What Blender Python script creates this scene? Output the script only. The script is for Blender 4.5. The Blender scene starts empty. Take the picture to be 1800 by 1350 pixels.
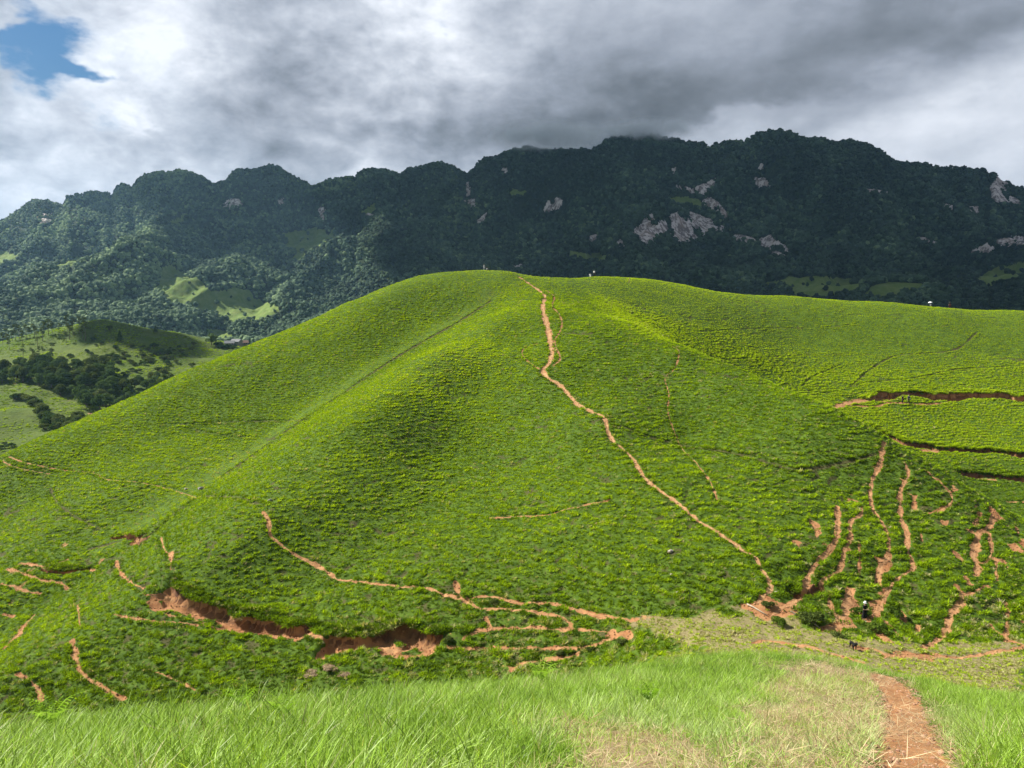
import bpy, bmesh, math, random
import numpy as np
from mathutils import Vector, Matrix, Euler

random.seed(7)
RNG = np.random.default_rng(7)
S = bpy.context.scene
COL = S.collection
rad = math.radians

# ------------------------------------------------------------------ camera
F = 1355.0                      # focal length in photo pixels (photo is 1800 wide)
PITCH = rad(6.1)
cd = bpy.data.cameras.new("camera")
cam = bpy.data.objects.new("camera", cd)
COL.objects.link(cam)
cam.location = (0, 0, 0)
cam.rotation_euler = (rad(90) - PITCH, 0, 0)
cd.sensor_width = 36.0
cd.lens = 36.0 * F / 1800.0
cd.clip_start = 0.1
cd.clip_end = 20000
S.camera = cam

# ------------------------------------------------------------------ light
SUN_EL, SUN_AZ = rad(41), rad(-70)          # azimuth from +Y (view direction), negative = left
sd = Vector((math.sin(SUN_AZ) * math.cos(SUN_EL), math.cos(SUN_AZ) * math.cos(SUN_EL), math.sin(SUN_EL)))
sl = bpy.data.lights.new("sun", 'SUN')
sl.energy = 5.0
sl.angle = rad(0.5)
sl.color = (1.0, 0.95, 0.86)
sun = bpy.data.objects.new("sun", sl)
COL.objects.link(sun)
sun.rotation_euler = (-sd).to_track_quat('-Z', 'Y').to_euler()

S.view_settings.view_transform = 'Standard'
S.view_settings.look = 'None'
S.view_settings.exposure = 1.12
S.view_settings.gamma = 1.0
S.render.engine = 'CYCLES'
S.cycles.max_bounces = 5
S.cycles.diffuse_bounces = 2
S.cycles.glossy_bounces = 1
S.cycles.transmission_bounces = 3
S.cycles.transparent_max_bounces = 6
S.cycles.volume_bounces = 2
S.cycles.use_denoising = True
S.cycles.denoiser = 'OPENIMAGEDENOISE'
S.cycles.denoising_input_passes = 'RGB_ALBEDO_NORMAL'
S.cycles.denoising_prefilter = 'ACCURATE'

# ------------------------------------------------------------------ ray helpers (photo pixel -> point at real depth)
cp, sp = math.cos(PITCH), math.sin(PITCH)


def raydir(px, py):
    X = (np.asarray(px, float) - 900) / F
    Z = -(np.asarray(py, float) - 675) / F
    return np.stack([X, cp + sp * Z, -sp + cp * Z], -1)


def P(px, py, y):
    d = raydir(px, py)
    return d * (np.asarray(y, float) / d[..., 1])[..., None]


def project(p):
    p = np.asarray(p, float)
    dep = p[..., 1] * cp - p[..., 2] * sp
    up = p[..., 1] * sp + p[..., 2] * cp
    return 900 + F * p[..., 0] / dep, 675 - F * up / dep


# ------------------------------------------------------------------ numpy noise
def _hash(ix, iy, seed):
    h = (ix.astype(np.int64) * 374761393 + iy.astype(np.int64) * 668265263 + seed * 982451653) & 0xFFFFFFFF
    h = ((h ^ (h >> 13)) * 1274126177) & 0xFFFFFFFF
    h = h ^ (h >> 16)
    return (h & 0xFFFFFF) / float(0xFFFFFF)


def vnoise(x, y, seed=0):
    x = np.asarray(x, float); y = np.asarray(y, float)
    ix = np.floor(x); iy = np.floor(y)
    fx = x - ix; fy = y - iy
    fx = fx * fx * fx * (fx * (fx * 6 - 15) + 10); fy = fy * fy * fy * (fy * (fy * 6 - 15) + 10)
    a = _hash(ix, iy, seed); b = _hash(ix + 1, iy, seed)
    c = _hash(ix, iy + 1, seed); d = _hash(ix + 1, iy + 1, seed)
    return (a * (1 - fx) + b * fx) * (1 - fy) + (c * (1 - fx) + d * fx) * fy


def fbm(x, y, octv=4, seed=0, gain=0.5):
    t = 0; amp = 1; tot = 0
    for k in range(octv):
        # rotate each octave to hide the lattice
        ca, sa = math.cos(0.7 * k + .3), math.sin(0.7 * k + .3)
        t = t + amp * vnoise((x * ca - y * sa) * 2 ** k + 17.3 * k, (x * sa + y * ca) * 2 ** k - 9.1 * k, seed + k)
        tot += amp; amp *= gain
    return t / tot


def sstep(a, b, x):
    t = np.clip((x - a) / (b - a), 0, 1)
    return t * t * (3 - 2 * t)


def inpoly(px, py, poly):
    r = np.zeros(px.shape, bool)
    n = len(poly)
    for i in range(n):
        x1, y1 = poly[i]; x2, y2 = poly[(i + 1) % n]
        if y1 == y2: continue
        c = (py > min(y1, y2)) & (py <= max(y1, y2)) & (px < (py - y1) / (y2 - y1) * (x2 - x1) + x1)
        r ^= c
    return r


# ------------------------------------------------------------------ node helper
class NT:
    def __init__(s, tree): s.t = tree; s.x = 0
    def n(s, typ, **kw):
        nd = s.t.nodes.new(typ)
        for k, v in kw.items(): setattr(nd, k, v)
        return nd
    def link(s, a, b): s.t.links.new(a, b)
    def put(s, sock, v):
        if isinstance(v, bpy.types.NodeSocket): s.link(v, sock)
        elif v is not None:
            if isinstance(v, (tuple, list)) and len(v) == 3 and sock.type == 'RGBA': v = (*v, 1)
            sock.default_value = v
    def m(s, op, a, b=None, c=None, clamp=False):
        nd = s.n('ShaderNodeMath', operation=op); nd.use_clamp = clamp
        s.put(nd.inputs[0], a)
        if b is not None: s.put(nd.inputs[1], b)
        if c is not None: s.put(nd.inputs[2], c)
        return nd.outputs[0]
    def mix(s, f, a, b):
        nd = s.n('ShaderNodeMix', data_type='RGBA')
        s.put(nd.inputs[0], f); s.put(nd.inputs[6], a); s.put(nd.inputs[7], b)
        return nd.outputs[2]
    def ss(s, v, a, b, lo=0., hi=1.):
        nd = s.n('ShaderNodeMapRange', interpolation_type='SMOOTHSTEP')
        s.put(nd.inputs[0], v); s.put(nd.inputs[1], a); s.put(nd.inputs[2], b); s.put(nd.inputs[3], lo); s.put(nd.inputs[4], hi)
        return nd.outputs[0]
    def noise(s, vec, scale, detail=4., rough=.5, dist=0.):
        nd = s.n('ShaderNodeTexNoise')
        if vec is not None: s.link(vec, nd.inputs['Vector'])
        s.put(nd.inputs['Scale'], scale); s.put(nd.inputs['Detail'], detail); s.put(nd.inputs['Roughness'], rough); s.put(nd.inputs['Distortion'], dist)
        return nd.outputs[0]
    def attr(s, name, typ='GEOMETRY'):
        nd = s.n('ShaderNodeAttribute', attribute_name=name, attribute_type=typ)
        return nd.outputs['Fac']


# ------------------------------------------------------------------ world: daylight sky with broken cloud
W = bpy.data.worlds.new("World")
S.world = W
W.use_nodes = True
wt = W.node_tree
wt.nodes.clear()
N = NT(wt)
tc = N.n('ShaderNodeTexCoord')
dvec = tc.outputs['Generated']
sep = N.n('ShaderNodeSeparateXYZ'); N.link(dvec, sep.inputs[0])
dx, dy, dz = sep.outputs
AZ = N.m('ARCTAN2', dx, dy)
EL = N.m('ARCSINE', dz)
mp = N.n('ShaderNodeMapping'); N.link(dvec, mp.inputs[0]); mp.inputs['Scale'].default_value = (1, 1, 1.9)
cvec = mp.outputs[0]
# warped azimuth / elevation so that cloud edges are ragged
w1 = N.noise(cvec, 5.0, 5, .6)
w2n = N.n('ShaderNodeMapping'); N.link(dvec, w2n.inputs[0]); w2n.inputs['Scale'].default_value = (1, 1, 1.9); w2n.inputs['Location'].default_value = (7, 3, 5)
w2 = N.noise(w2n.outputs[0], 5.0, 5, .6)
AZw = N.m('ADD', AZ, N.m('MULTIPLY', N.m('SUBTRACT', w1, .5), .22))
ELw = N.m('ADD', EL, N.m('MULTIPLY', N.m('SUBTRACT', w2, .5), .16))


def azel(px, py):
    d = raydir(px, py); d = d / np.linalg.norm(d)
    return math.atan2(d[0], d[1]), math.asin(d[2])


def blob(px, py, rx, ry, rot, amp, warped=True):
    a0, e0 = azel(px, py)
    a = N.m('SUBTRACT', AZw if warped else AZ, a0); e = N.m('SUBTRACT', ELw if warped else EL, e0)
    c, s_ = math.cos(rad(rot)), math.sin(rad(rot))
    u = N.m('ADD', N.m('MULTIPLY', a, c), N.m('MULTIPLY', e, s_))
    v = N.m('SUBTRACT', N.m('MULTIPLY', e, c), N.m('MULTIPLY', a, s_))
    u = N.m('DIVIDE', u, rx / F); v = N.m('DIVIDE', v, ry / F)
    r2 = N.m('ADD', N.m('MULTIPLY', u, u), N.m('MULTIPLY', v, v))
    return N.m('MULTIPLY', N.m('EXPONENT', N.m('MULTIPLY', r2, -1.0)), amp)


SKY_BLOBS = [  # photo position, radii (px), tilt, change of brightness
    (1380, 120, 520, 85, 12, -.22), (1080, 215, 260, 50, 3, -.15), (1720, 60, 260, 60, 14, -.09), (1180, 40, 300, 60, 5, -.06),
    (1010, 130, 150, 110, 0, -.10), (620, 260, 260, 50, 0, -.10), (480, 70, 120, 80, 0, -.12), (430, 180, 110, 60, 10, -.10), (110, 350, 130, 25, 0, -.04), (200, 265, 120, 30, 10, -.07), (900, 250, 110, 40, 0, -.07),
    (1640, 262, 330, 36, 15, .07), (1740, 305, 180, 46, 10, .03), (1300, 222, 120, 14, 8, .08),
    (240, 60, 120, 110, 0, .15), (330, 280, 110, 40, 0, .06), (40, 90, 60, 90, 0, .08), (60, 285, 80, 50, 0, .12), (300, 150, 90, 50, 0, .06), (160, 190, 90, 40, 0, .08), (700, 60, 160, 60, 0, .05),
    (800, 110, 120, 80, 0, .04), (830, 40, 40, 30, 0, .04), (260, 222, 22, 12, -20, .16), (20, 370, 160, 40, 10, .06), (690, 200, 120, 50, 20, .05), (1000, 30, 60, 40, 0, .06),
]
B = None
for b in SKY_BLOBS:
    o = blob(*b)
    B = o if B is None else N.m('ADD', B, o)
big = N.noise(cvec, 4.2, 7, .6, .1)
fine = N.noise(cvec, 10.0, 9, .6, .1)
# cauliflower heads: creased noise, offset towards the light so that puffs get a bright and a grey side
def billow(off):
    q = N.n('ShaderNodeMapping'); N.link(dvec, q.inputs[0]); q.inputs['Scale'].default_value = (1, 1, 1.5); q.inputs['Location'].default_value = off
    return N.m('ABSOLUTE', N.m('SUBTRACT', N.noise(q.outputs[0], 8.5, 7, .55, .15), .5))
b0 = billow((0, 0, 0)); b1 = billow((.012, .0, -.022))
lit = N.m('SUBTRACT', b1, b0)
relief = N.m('ADD', N.m('MULTIPLY', N.m('SUBTRACT', big, .5), .40), N.m('MULTIPLY', N.m('SUBTRACT', fine, .5), .46))
relief = N.m('ADD', relief, N.m('MULTIPLY', lit, .62))
smoothr = N.m('SUBTRACT', 1.0, N.m('MULTIPLY', N.ss(AZ, -.12, .22), .62))
V = N.m('ADD', N.m('ADD', .80, B), N.m('MULTIPLY', relief, smoothr))
V = N.m('SUBTRACT', V, N.m('ADD', N.ss(EL, .5, 1.0, 0., .20), N.ss(N.m('MULTIPLY', dy, -1.0), -.2, .6, 0., .16)))   # dimmed overhead and behind the camera to cut ambient light
V = N.m('MAXIMUM', N.m('MINIMUM', V, .97), .2)
L = N.m('POWER', V, 2.2)
ramp = N.n('ShaderNodeValToRGB'); N.link(V, ramp.inputs[0])
ramp.color_ramp.elements[0].position = .35; ramp.color_ramp.elements[0].color = (.82, .95, 1.10, 1)
ramp.color_ramp.elements[1].position = .95; ramp.color_ramp.elements[1].color = (.94, .98, 1.06, 1)
e = ramp.color_ramp.elements.new(.62); e.color = (.85, .95, 1.13, 1)
cl = N.n('ShaderNodeMix', data_type='RGBA', blend_type='MULTIPLY'); cl.inputs[0].default_value = 1
N.link(ramp.outputs[0], cl.inputs[6]); N.link(L, cl.inputs[7])
# blue gap, upper left
hole = N.m('ADD', N.m('ADD', blob(88, 122, 56, 56, 30, 1.1), blob(95, 25, 70, 40, -20, 1.0)), N.m('ADD', blob(190, 153, 75, 11, -4, .75), blob(2, 55, 26, 60, 0, .85)))
hole = N.m('ADD', hole, N.m('ADD', blob(62, 70, 22, 40, 20, .55), blob(470, 330, 30, 8, 0, .0)))
hole = N.m('ADD', hole, N.m('MULTIPLY', N.m('SUBTRACT', fine, .5), 3.0))
holem = N.ss(hole, .42, 1.15)
nis = N.n('ShaderNodeTexSky', sky_type='NISHITA'); nis.sun_disc = False
nis.sun_elevation = SUN_EL; nis.sun_rotation = SUN_AZ
nis.altitude = 300
bgc = N.n('ShaderNodeBackground'); N.link(cl.outputs[2], bgc.inputs[0]); bgc.inputs[1].default_value = .52
bgs = N.n('ShaderNodeBackground'); hs = N.n('ShaderNodeHueSaturation'); hs.inputs['Saturation'].default_value = 1.6; hs.inputs['Value'].default_value = .66; N.link(nis.outputs[0], hs.inputs['Color']); N.link(hs.outputs[0], bgs.inputs[0]); bgs.inputs[1].default_value = .05
mxs = N.n('ShaderNodeMixShader'); N.link(holem, mxs.inputs[0]); N.link(bgc.outputs[0], mxs.inputs[1]); N.link(bgs.outputs[0], mxs.inputs[2])
wo = N.n('ShaderNodeOutputWorld'); N.link(mxs.outputs[0], wo.inputs[0])
W.cycles.sampling_method = 'MANUAL'
W.cycles.sample_map_resolution = 512


# ------------------------------------------------------------------ mesh helpers
def tag(o, label=None, cat=None, group=None, kind=None):
    if label: o['label'] = label
    if cat: o['category'] = cat
    if group: o['group'] = group
    if kind: o['kind'] = kind
    return o


def mesh_np(name, verts, faces, smooth=True):
    """verts (n,3); faces list of index arrays of one size, or an (m,k) array, or list of such arrays."""
    me = bpy.data.meshes.new(name)
    fs = faces if isinstance(faces, list) else [faces]
    fs = [np.asarray(f, np.int32) for f in fs if len(f)]
    me.vertices.add(len(verts)); me.vertices.foreach_set('co', np.asarray(verts, np.float32).ravel())
    if fs:
        loops = np.concatenate([f.ravel() for f in fs])
        sizes = np.concatenate([np.full(len(f), f.shape[1], np.int32) for f in fs])
        starts = np.concatenate([[0], np.cumsum(sizes)[:-1]]).astype(np.int32)
        me.loops.add(len(loops)); me.loops.foreach_set('vertex_index', loops)
        me.polygons.add(len(sizes)); me.polygons.foreach_set('loop_start', starts)
        me.polygons.foreach_set('use_smooth', np.full(len(sizes), smooth))
    me.update(calc_edges=True)
    return me


def vattr(me, name, arr, typ='FLOAT'):
    a = me.attributes.new(name, typ, 'POINT')
    a.data.foreach_set('vector' if typ == 'FLOAT_VECTOR' else 'value', np.ascontiguousarray(arr, np.int32 if typ == 'INT' else np.float32).ravel())


def link(name, me, mat=None, parent=None, loc=None):
    o = bpy.data.objects.new(name, me)
    COL.objects.link(o)
    if mat and not me.materials: me.materials.append(mat)
    if parent: o.parent = parent
    if loc is not None: o.location = loc
    return o


def gridfaces(nr, nc):
    i = np.arange(nr * nc).reshape(nr, nc)
    return np.stack([i[:-1, :-1].ravel(), i[:-1, 1:].ravel(), i[1:, 1:].ravel(), i[1:, :-1].ravel()], 1)


def newmat(name):
    m = bpy.data.materials.new(name); m.use_nodes = True
    m.node_tree.nodes.clear()
    return m, NT(m.node_tree)


def finish(n, shader, disp=None):
    o = n.n('ShaderNodeOutputMaterial'); n.link(shader, o.inputs[0])


def princ(n, col, rough=.85, spec=.2, normal=None):
    p = n.n('ShaderNodeBsdfPrincipled')
    n.put(p.inputs['Base Color'], col); n.put(p.inputs['Roughness'], rough); n.put(p.inputs['Specular IOR Level'], spec)
    if normal is not None: n.link(normal, p.inputs['Normal'])
    return p.outputs[0]


def bump(n, h, strength=.5, dist=.1):
    b = n.n('ShaderNodeBump'); n.link(h, b.inputs['Height']); b.inputs['Strength'].default_value = strength; b.inputs['Distance'].default_value = dist
    return b.outputs[0]


def leafmat(name, cols, transl=.35, tintname='tint', inst=True, blade=False, gloss=0.):
    """cols: list of colours along the tint 0..1; tint comes from each instance (or the mesh)."""
    m, n = newmat(name)
    t = n.attr(tintname, 'INSTANCER' if inst else 'GEOMETRY')
    r = n.n('ShaderNodeValToRGB'); n.link(t, r.inputs[0])
    els = r.color_ramp.elements
    for i, c in enumerate(cols):
        pos = i / (len(cols) - 1)
        if i == 0: el_ = els[0]
        elif i == len(cols) - 1: el_ = els[-1]
        else: el_ = els.new(pos)
        el_.position = pos; el_.color = (*c, 1)
    base = r.outputs[0]
    if blade:
        bl = n.n('ShaderNodeMix', data_type='RGBA', blend_type='MULTIPLY'); bl.inputs[0].default_value = 1
        n.link(base, bl.inputs[6]); n.link(n.attr('blade'), bl.inputs[7]); base = bl.outputs[2]
    d = n.n('ShaderNodeBsdfDiffuse'); n.link(base, d.inputs[0])
    tr = n.n('ShaderNodeBsdfTranslucent')
    tcol = n.n('ShaderNodeMix', data_type='RGBA', blend_type='MULTIPLY'); tcol.inputs[0].default_value = 1
    n.link(base, tcol.inputs[6]); tcol.inputs[7].default_value = (1.35, 1.25, .5, 1)
    n.link(tcol.outputs[2], tr.inputs[0])
    mx = n.n('ShaderNodeMixShader'); mx.inputs[0].default_value = transl
    n.link(d.outputs[0], mx.inputs[1]); n.link(tr.outputs[0], mx.inputs[2])
    out = mx.outputs[0]
    if gloss:
        gl = n.n('ShaderNodeBsdfGlossy'); gl.inputs['Roughness'].default_value = .42; gl.inputs[0].default_value = (1, 1, .95, 1)
        m2 = n.n('ShaderNodeMixShader'); m2.inputs[0].default_value = gloss
        n.link(out, m2.inputs[1]); n.link(gl.outputs[0], m2.inputs[2]); out = m2.outputs[0]
    finish(n, out)
    return m


# ------------------------------------------------------------------ scatter through geometry nodes (grass and far forest only)
def scatter(name, pts, rotz, scale, tint, pick, variants, mat, tilt=.15, label=None):
    n_ = len(pts)
    me = bpy.data.meshes.new(name)
    me.vertices.add(n_); me.vertices.foreach_set('co', np.asarray(pts, np.float32).ravel())
    rot = np.stack([RNG.normal(0, tilt, n_), RNG.normal(0, tilt, n_), rotz], 1)
    sc = scale if scale.ndim == 2 else np.repeat(scale[:, None], 3, 1)
    vattr(me, 'rot', rot, 'FLOAT_VECTOR'); vattr(me, 'scl', sc, 'FLOAT_VECTOR'); vattr(me, 'tint', tint); vattr(me, 'pick', pick, 'INT')
    o = link(name, me, mat)
    c = bpy.data.collections.new(name + "_kinds")
    for i, v in enumerate(variants):
        if not v.materials: v.materials.append(mat)
        c.objects.link(bpy.data.objects.new(f"{name}_kind_{i:02d}", v))
    g = bpy.data.node_groups.new(name + "_spread", 'GeometryNodeTree')
    g.interface.new_socket("Geometry", in_out='INPUT', socket_type='NodeSocketGeometry')
    g.interface.new_socket("Geometry", in_out='OUTPUT', socket_type='NodeSocketGeometry')
    k = NT(g)
    gi = k.n('NodeGroupInput'); go = k.n('NodeGroupOutput')
    ci = k.n('GeometryNodeCollectionInfo'); ci.inputs[0].default_value = c; ci.inputs['Separate Children'].default_value = True; ci.inputs['Reset Children'].default_value = True
    ip = k.n('GeometryNodeInstanceOnPoints'); ip.inputs['Pick Instance'].default_value = True
    def na(nm, ty):
        q = k.n('GeometryNodeInputNamedAttribute', data_type=ty); q.inputs[0].default_value = nm
        return [s for s in q.outputs if s.enabled and s.name == 'Attribute'][0]
    er = k.n('FunctionNodeEulerToRotation'); k.link(na('rot', 'FLOAT_VECTOR'), er.inputs[0])
    mp_ = k.n('GeometryNodeMeshToPoints'); k.link(gi.outputs[0], mp_.inputs[0])
    k.link(mp_.outputs[0], ip.inputs['Points']); k.link(ci.outputs[0], ip.inputs['Instance'])
    k.link(na('pick', 'INT'), ip.inputs['Instance Index']); k.link(er.outputs[0], ip.inputs['Rotation']); k.link(na('scl', 'FLOAT_VECTOR'), ip.inputs['Scale'])
    k.link(ip.outputs[0], go.inputs[0])
    md = o.modifiers.new("spread", 'NODES'); md.node_group = g
    tag(o, label, kind='stuff')
    return o


def blades_mesh(name, n, r, lmin, lmax, wmin, wmax, tmin, tmax, seed, curl=.5, segs=2):
    """a tuft: n bent tapering blades growing out of a small patch of radius r."""
    g = np.random.default_rng(seed)
    V_, T3, T4, BT = [], [], [], []
    for i in range(n):
        BT += [g.uniform(.5, 1.5)] * (2 * segs + 1)
        a = g.uniform(0, 2 * math.pi); rr = r * math.sqrt(g.uniform())
        b = np.array([math.cos(a) * rr, math.sin(a) * rr, -.03])
        az = a + g.normal(0, .9)
        t = rad(g.uniform(tmin, tmax)); Ln = g.uniform(lmin, lmax); w = g.uniform(wmin, wmax)
        out = np.array([math.cos(az), math.sin(az), 0]); side = np.array([-math.sin(az), math.cos(az), 0])
        p = b.copy(); base = len(V_)
        for k in range(segs + 1):
            f = k / segs
            if k < segs:
                ww = w * (.75 if k == 0 else (1 - f * .45))
                V_.append(p - side * ww / 2); V_.append(p + side * ww / 2)
            else: V_.append(p.copy())
            tt = t + curl * (f + .5 / segs) * (.6 + g.uniform(0, .6))
            p = p + (out * math.sin(tt) + np.array([0, 0, 1]) * math.cos(tt)) * Ln / segs
        for k in range(segs - 1):
            q = base + 2 * k; T4.append([q, q + 1, q + 3, q + 2])
        q = base + 2 * (segs - 1); T3.append([q, q + 1, q + 2])
    me = mesh_np(name, np.array(V_), [np.array(T4, int).reshape(-1, 4), np.array(T3, int).reshape(-1, 3)], smooth=False)
    vattr(me, 'blade', np.array(BT))
    return me
# ------------------------------------------------------------------ the near hills: one height field fitted through surveyed points
CTRL_PX = [  # (photo x, photo y, distance in metres along the view)
    # skyline of the main hill, left to right
    (-60, 838, 126), (0, 803, 130), (75, 766, 137), (150, 734, 144), (225, 702, 150), (300, 667, 156), (375, 634, 162), (450, 603, 168), (525, 572, 173), (600, 540, 178), (650, 519, 181), (700, 498, 183), (800, 480.5, 185), (880, 478, 186), (945, 489, 186),
    # right-hand ridge behind
    (1000, 491, 192), (1040, 487.5, 198), (1100, 488, 204), (1200, 501, 208), (1260, 514, 208), (1400, 523, 208), (1600, 536, 206), (1800, 549, 204), (1900, 558, 203),
    # right skyline of the main spur
    (1120, 572, 148), (1210, 610, 135), (1300, 648, 124), (1375, 680, 115), (1440, 708, 109), (1500, 738, 104), (1550, 765, 100), (1600, 796, 95), (1650, 824, 91), (1730, 874, 85), (1800, 922, 80), (1860, 965, 76),
    # right hill face
    (1140, 545, 180), (1250, 580, 178), (1400, 600, 186), (1600, 610, 184), (1800, 620, 182), (1400, 660, 168), (1600, 690, 163), (1800, 695, 162), (1560, 735, 152), (1700, 745, 152), (1800, 745, 150), (1680, 800, 140), (1800, 800, 140), (1780, 860, 130), (1850, 900, 122),
    # front face along the trail and around it
    (955, 540, 160), (960, 600, 140), (960, 650, 126), (1060, 735, 105), (1125, 825, 90), (1240, 920, 77), (1330, 985, 69), (1345, 1050, 63), (1320, 1095, 60),
    (900, 600, 143), (830, 700, 121), (770, 800, 104), (720, 900, 89), (700, 1000, 76), (690, 1090, 68), (690, 1165, 63), (900, 900, 85), (900, 1000, 73.5), (930, 1090, 65.5), (900, 1165, 60.5),
    (960, 800, 98), (1080, 900, 81), (1100, 1000, 70), (1100, 1090, 62.5), (1110, 1125, 59.5),
    # fold between the left slope and the spur
    (870, 525, 172), (800, 568, 164), (700, 624, 152), (600, 692, 139), (450, 795, 121), (340, 870, 108), (200, 966, 95), (100, 1045, 86), (0, 1112, 79),
    # crest of the spur, right of the fold
    (865, 560, 154), (770, 622, 134), (695, 690, 117), (635, 760, 105), (565, 830, 95), (485, 895, 87), (415, 960, 81),
    # left slope beyond the fold
    (600, 615, 156), (450, 690, 144), (300, 755, 134), (300, 800, 124), (150, 815, 124), (150, 890, 108), (0, 900, 114), (0, 980, 98), (100, 960, 99), (0, 1050, 85),
    # left shoulder of the spur
    (300, 1000, 79.5), (300, 1060, 74), (450, 1060, 74), (560, 1000, 79), (100, 1150, 69), (250, 1130, 69), (450, 1140, 67), (0, 1200, 66), (0, 1262, 62), (300, 1220, 62), (500, 1200, 62),
    # right flank and bowl with the fan of trails
    (1100, 620, 132), (1180, 690, 116), (1190, 775, 101), (1300, 800, 93), (1400, 828, 88), (1400, 900, 79), (1480, 870, 84), (1545, 850, 86), (1600, 870, 84), (1690, 900, 81), (1740, 960, 76), (1470, 960, 73), (1420, 1030, 66), (1500, 1000, 70), (1600, 980, 72), (1620, 1060, 65), (1720, 1060, 65), (1800, 1060, 66),
    (1490, 1100, 59.5), (1400, 1110, 58), (1620, 1125, 59), (1700, 1130, 59.5), (1800, 1120, 61), (1900, 1130, 61),
    # saddle floor
    (1330, 1125, 56.5), (1500, 1155, 53), (1620, 1150, 55.5), (1800, 1140, 57.5), (1722, 1205, 49), (1800, 1222, 47.5),
    # brow of the near hill (ground, below the grass tips)
    (-80, 1325, 9.5), (0, 1310, 9.8), (200, 1283, 10.4), (400, 1266, 11), (600, 1243, 12.3), (800, 1222, 15), (930, 1208, 18), (1100, 1177, 23), (1300, 1154, 27.5), (1420, 1164, 27.5), (1520, 1180, 26.5), (1600, 1194, 25.5), (1700, 1216, 23.5), (1800, 1238, 21.5), (1900, 1258, 19.5),
    (900, 1290, 8.3), (1400, 1250, 12.5), (1500, 1200, 17.5),
]
CTRL = [tuple(P(*c)) for c in CTRL_PX]
# ground under and behind the camera, the hidden falls, and the land out of frame
CTRL += [(-5, 0, -1.65), (0, 0, -1.6), (5, 0, -1.5), (-5, -6, .5), (5, -6, .7), (-14, -6, -.3), (14, -6, .6), (-12, 0, -2.2), (12, 0, -1.9), (0, 5, -3.45), (-4, 5, -3.6), (4, 5, -3.4), (-20, 8, -6.3), (22, 10, -6.5), (30, 25, -15), (-26, 20, -14),
         (-10, 22, -14.5), (-10, 36, -23.5), (-10, 50, -30.5), (-24, 30, -22), (-30, 48, -32), (3, 32, -19), (3, 46, -26.3), (12, 40, -21), (12, 50, -24.8), (22, 38, -20.6), (30, 36, -21), (-45, 30, -27), (-60, 60, -38), (-80, 80, -42), (-110, 110, -44), (-110, 60, -46), (48, 30, -19), (60, 45, -23), (75, 60, -26), (110, 80, -32), (110, 110, -34), (150, 110, -30), (170, 160, -18), (190, 200, -8), (150, 60, -32),
         (-130, 150, -50), (-160, 120, -55)]
for (px_, py_, y_) in CTRL_PX[:15]:
    p_ = P(px_, py_, y_)
    CTRL.append((p_[0] - 8, p_[1] + 30, p_[2] - 12)); CTRL.append((p_[0] - 16, p_[1] + 62, p_[2] - 34))
for (px_, py_, y_) in CTRL_PX[15:24]:
    p_ = P(px_, py_, y_)
    CTRL.append((p_[0], p_[1] + 26, p_[2] - 7)); CTRL.append((p_[0], p_[1] + 52, p_[2] - 26))
for (px_, py_, y_, dd, dzz) in [(1210, 610, 135, 16, 5.5), (1300, 648, 124, 17, 6.5), (1375, 680, 115, 18, 7), (1440, 708, 109, 18, 7.5), (1550, 765, 100, 18, 8.5), (1650, 824, 91, 18, 9), (1800, 922, 80, 20, 10)]:
    p_ = P(px_, py_, y_)
    CTRL.append((p_[0] + dd * .45, p_[1] + dd, p_[2] - dzz))
CTRL = np.array(CTRL)


def tps_fit(c, lam=.02):
    s = 50.0
    xy = c[:, :2] / s
    d2 = ((xy[:, None] - xy[None]) ** 2).sum(-1)
    K = np.where(d2 > 0, .5 * d2 * np.log(np.maximum(d2, 1e-12)), 0) + lam * np.eye(len(c)) * .02
    Q = np.concatenate([np.ones((len(c), 1)), xy], 1)
    A = np.block([[K, Q], [Q.T, np.zeros((3, 3))]])
    w = np.linalg.solve(A, np.concatenate([c[:, 2], [0, 0, 0]]))
    def ev(x, y):
        r = w[-3] + w[-2] * x / s + w[-1] * y / s
        for i in range(len(c)):
            q = (x / s - xy[i, 0]) ** 2 + (y / s - xy[i, 1]) ** 2
            r = r + w[i] * .5 * q * np.log(np.maximum(q, 1e-12))
        return r
    return ev


GX0, GX1, GY0, GY1, GS = -200., 200., -8., 264., .25
_ev = tps_fit(CTRL)
# evaluate every metre, then refine smoothly to the 25 cm grid
cx = np.arange(GX0 - 2, GX1 + 3, 1.0); cy = np.arange(GY0 - 2, GY1 + 3, 1.0)
cz = _ev(*np.meshgrid(cx, cy))


def cubic_up(a, x0, xs):     # Catmull-Rom along last axis, samples spaced 1
    t = xs - x0; i = np.floor(t).astype(int); f = t - i
    i = np.clip(i, 1, a.shape[-1] - 3)
    p0, p1, p2, p3 = a[..., i - 1], a[..., i], a[..., i + 1], a[..., i + 2]
    return p1 + .5 * f * (p2 - p0 + f * (2 * p0 - 5 * p1 + 4 * p2 - p3 + f * (3 * (p1 - p2) + p3 - p0)))


gx = np.arange(GX0, GX1 + 1e-6, GS); gy = np.arange(GY0, GY1 + 1e-6, GS)
H = cubic_up(cz, cx[0], gx)
H = cubic_up(H.T.copy(), cy[0], gy).T.copy()
GXX, GYY = np.meshgrid(gx, gy)
_smooth = H.copy()
farw = sstep(35, 60, GYY)
H += (fbm(GXX / 14, GYY / 14, 3, 11) - .5) * .9 * farw * sstep(0, 6, np.abs(GYY - 500)) + (fbm(GXX / 3.5, GYY / 3.5, 3, 12) - .5) * (.10 + .22 * farw)
H -= np.clip((GYY - 228) / 34, 0, 1.2) ** 2 * 40


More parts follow.
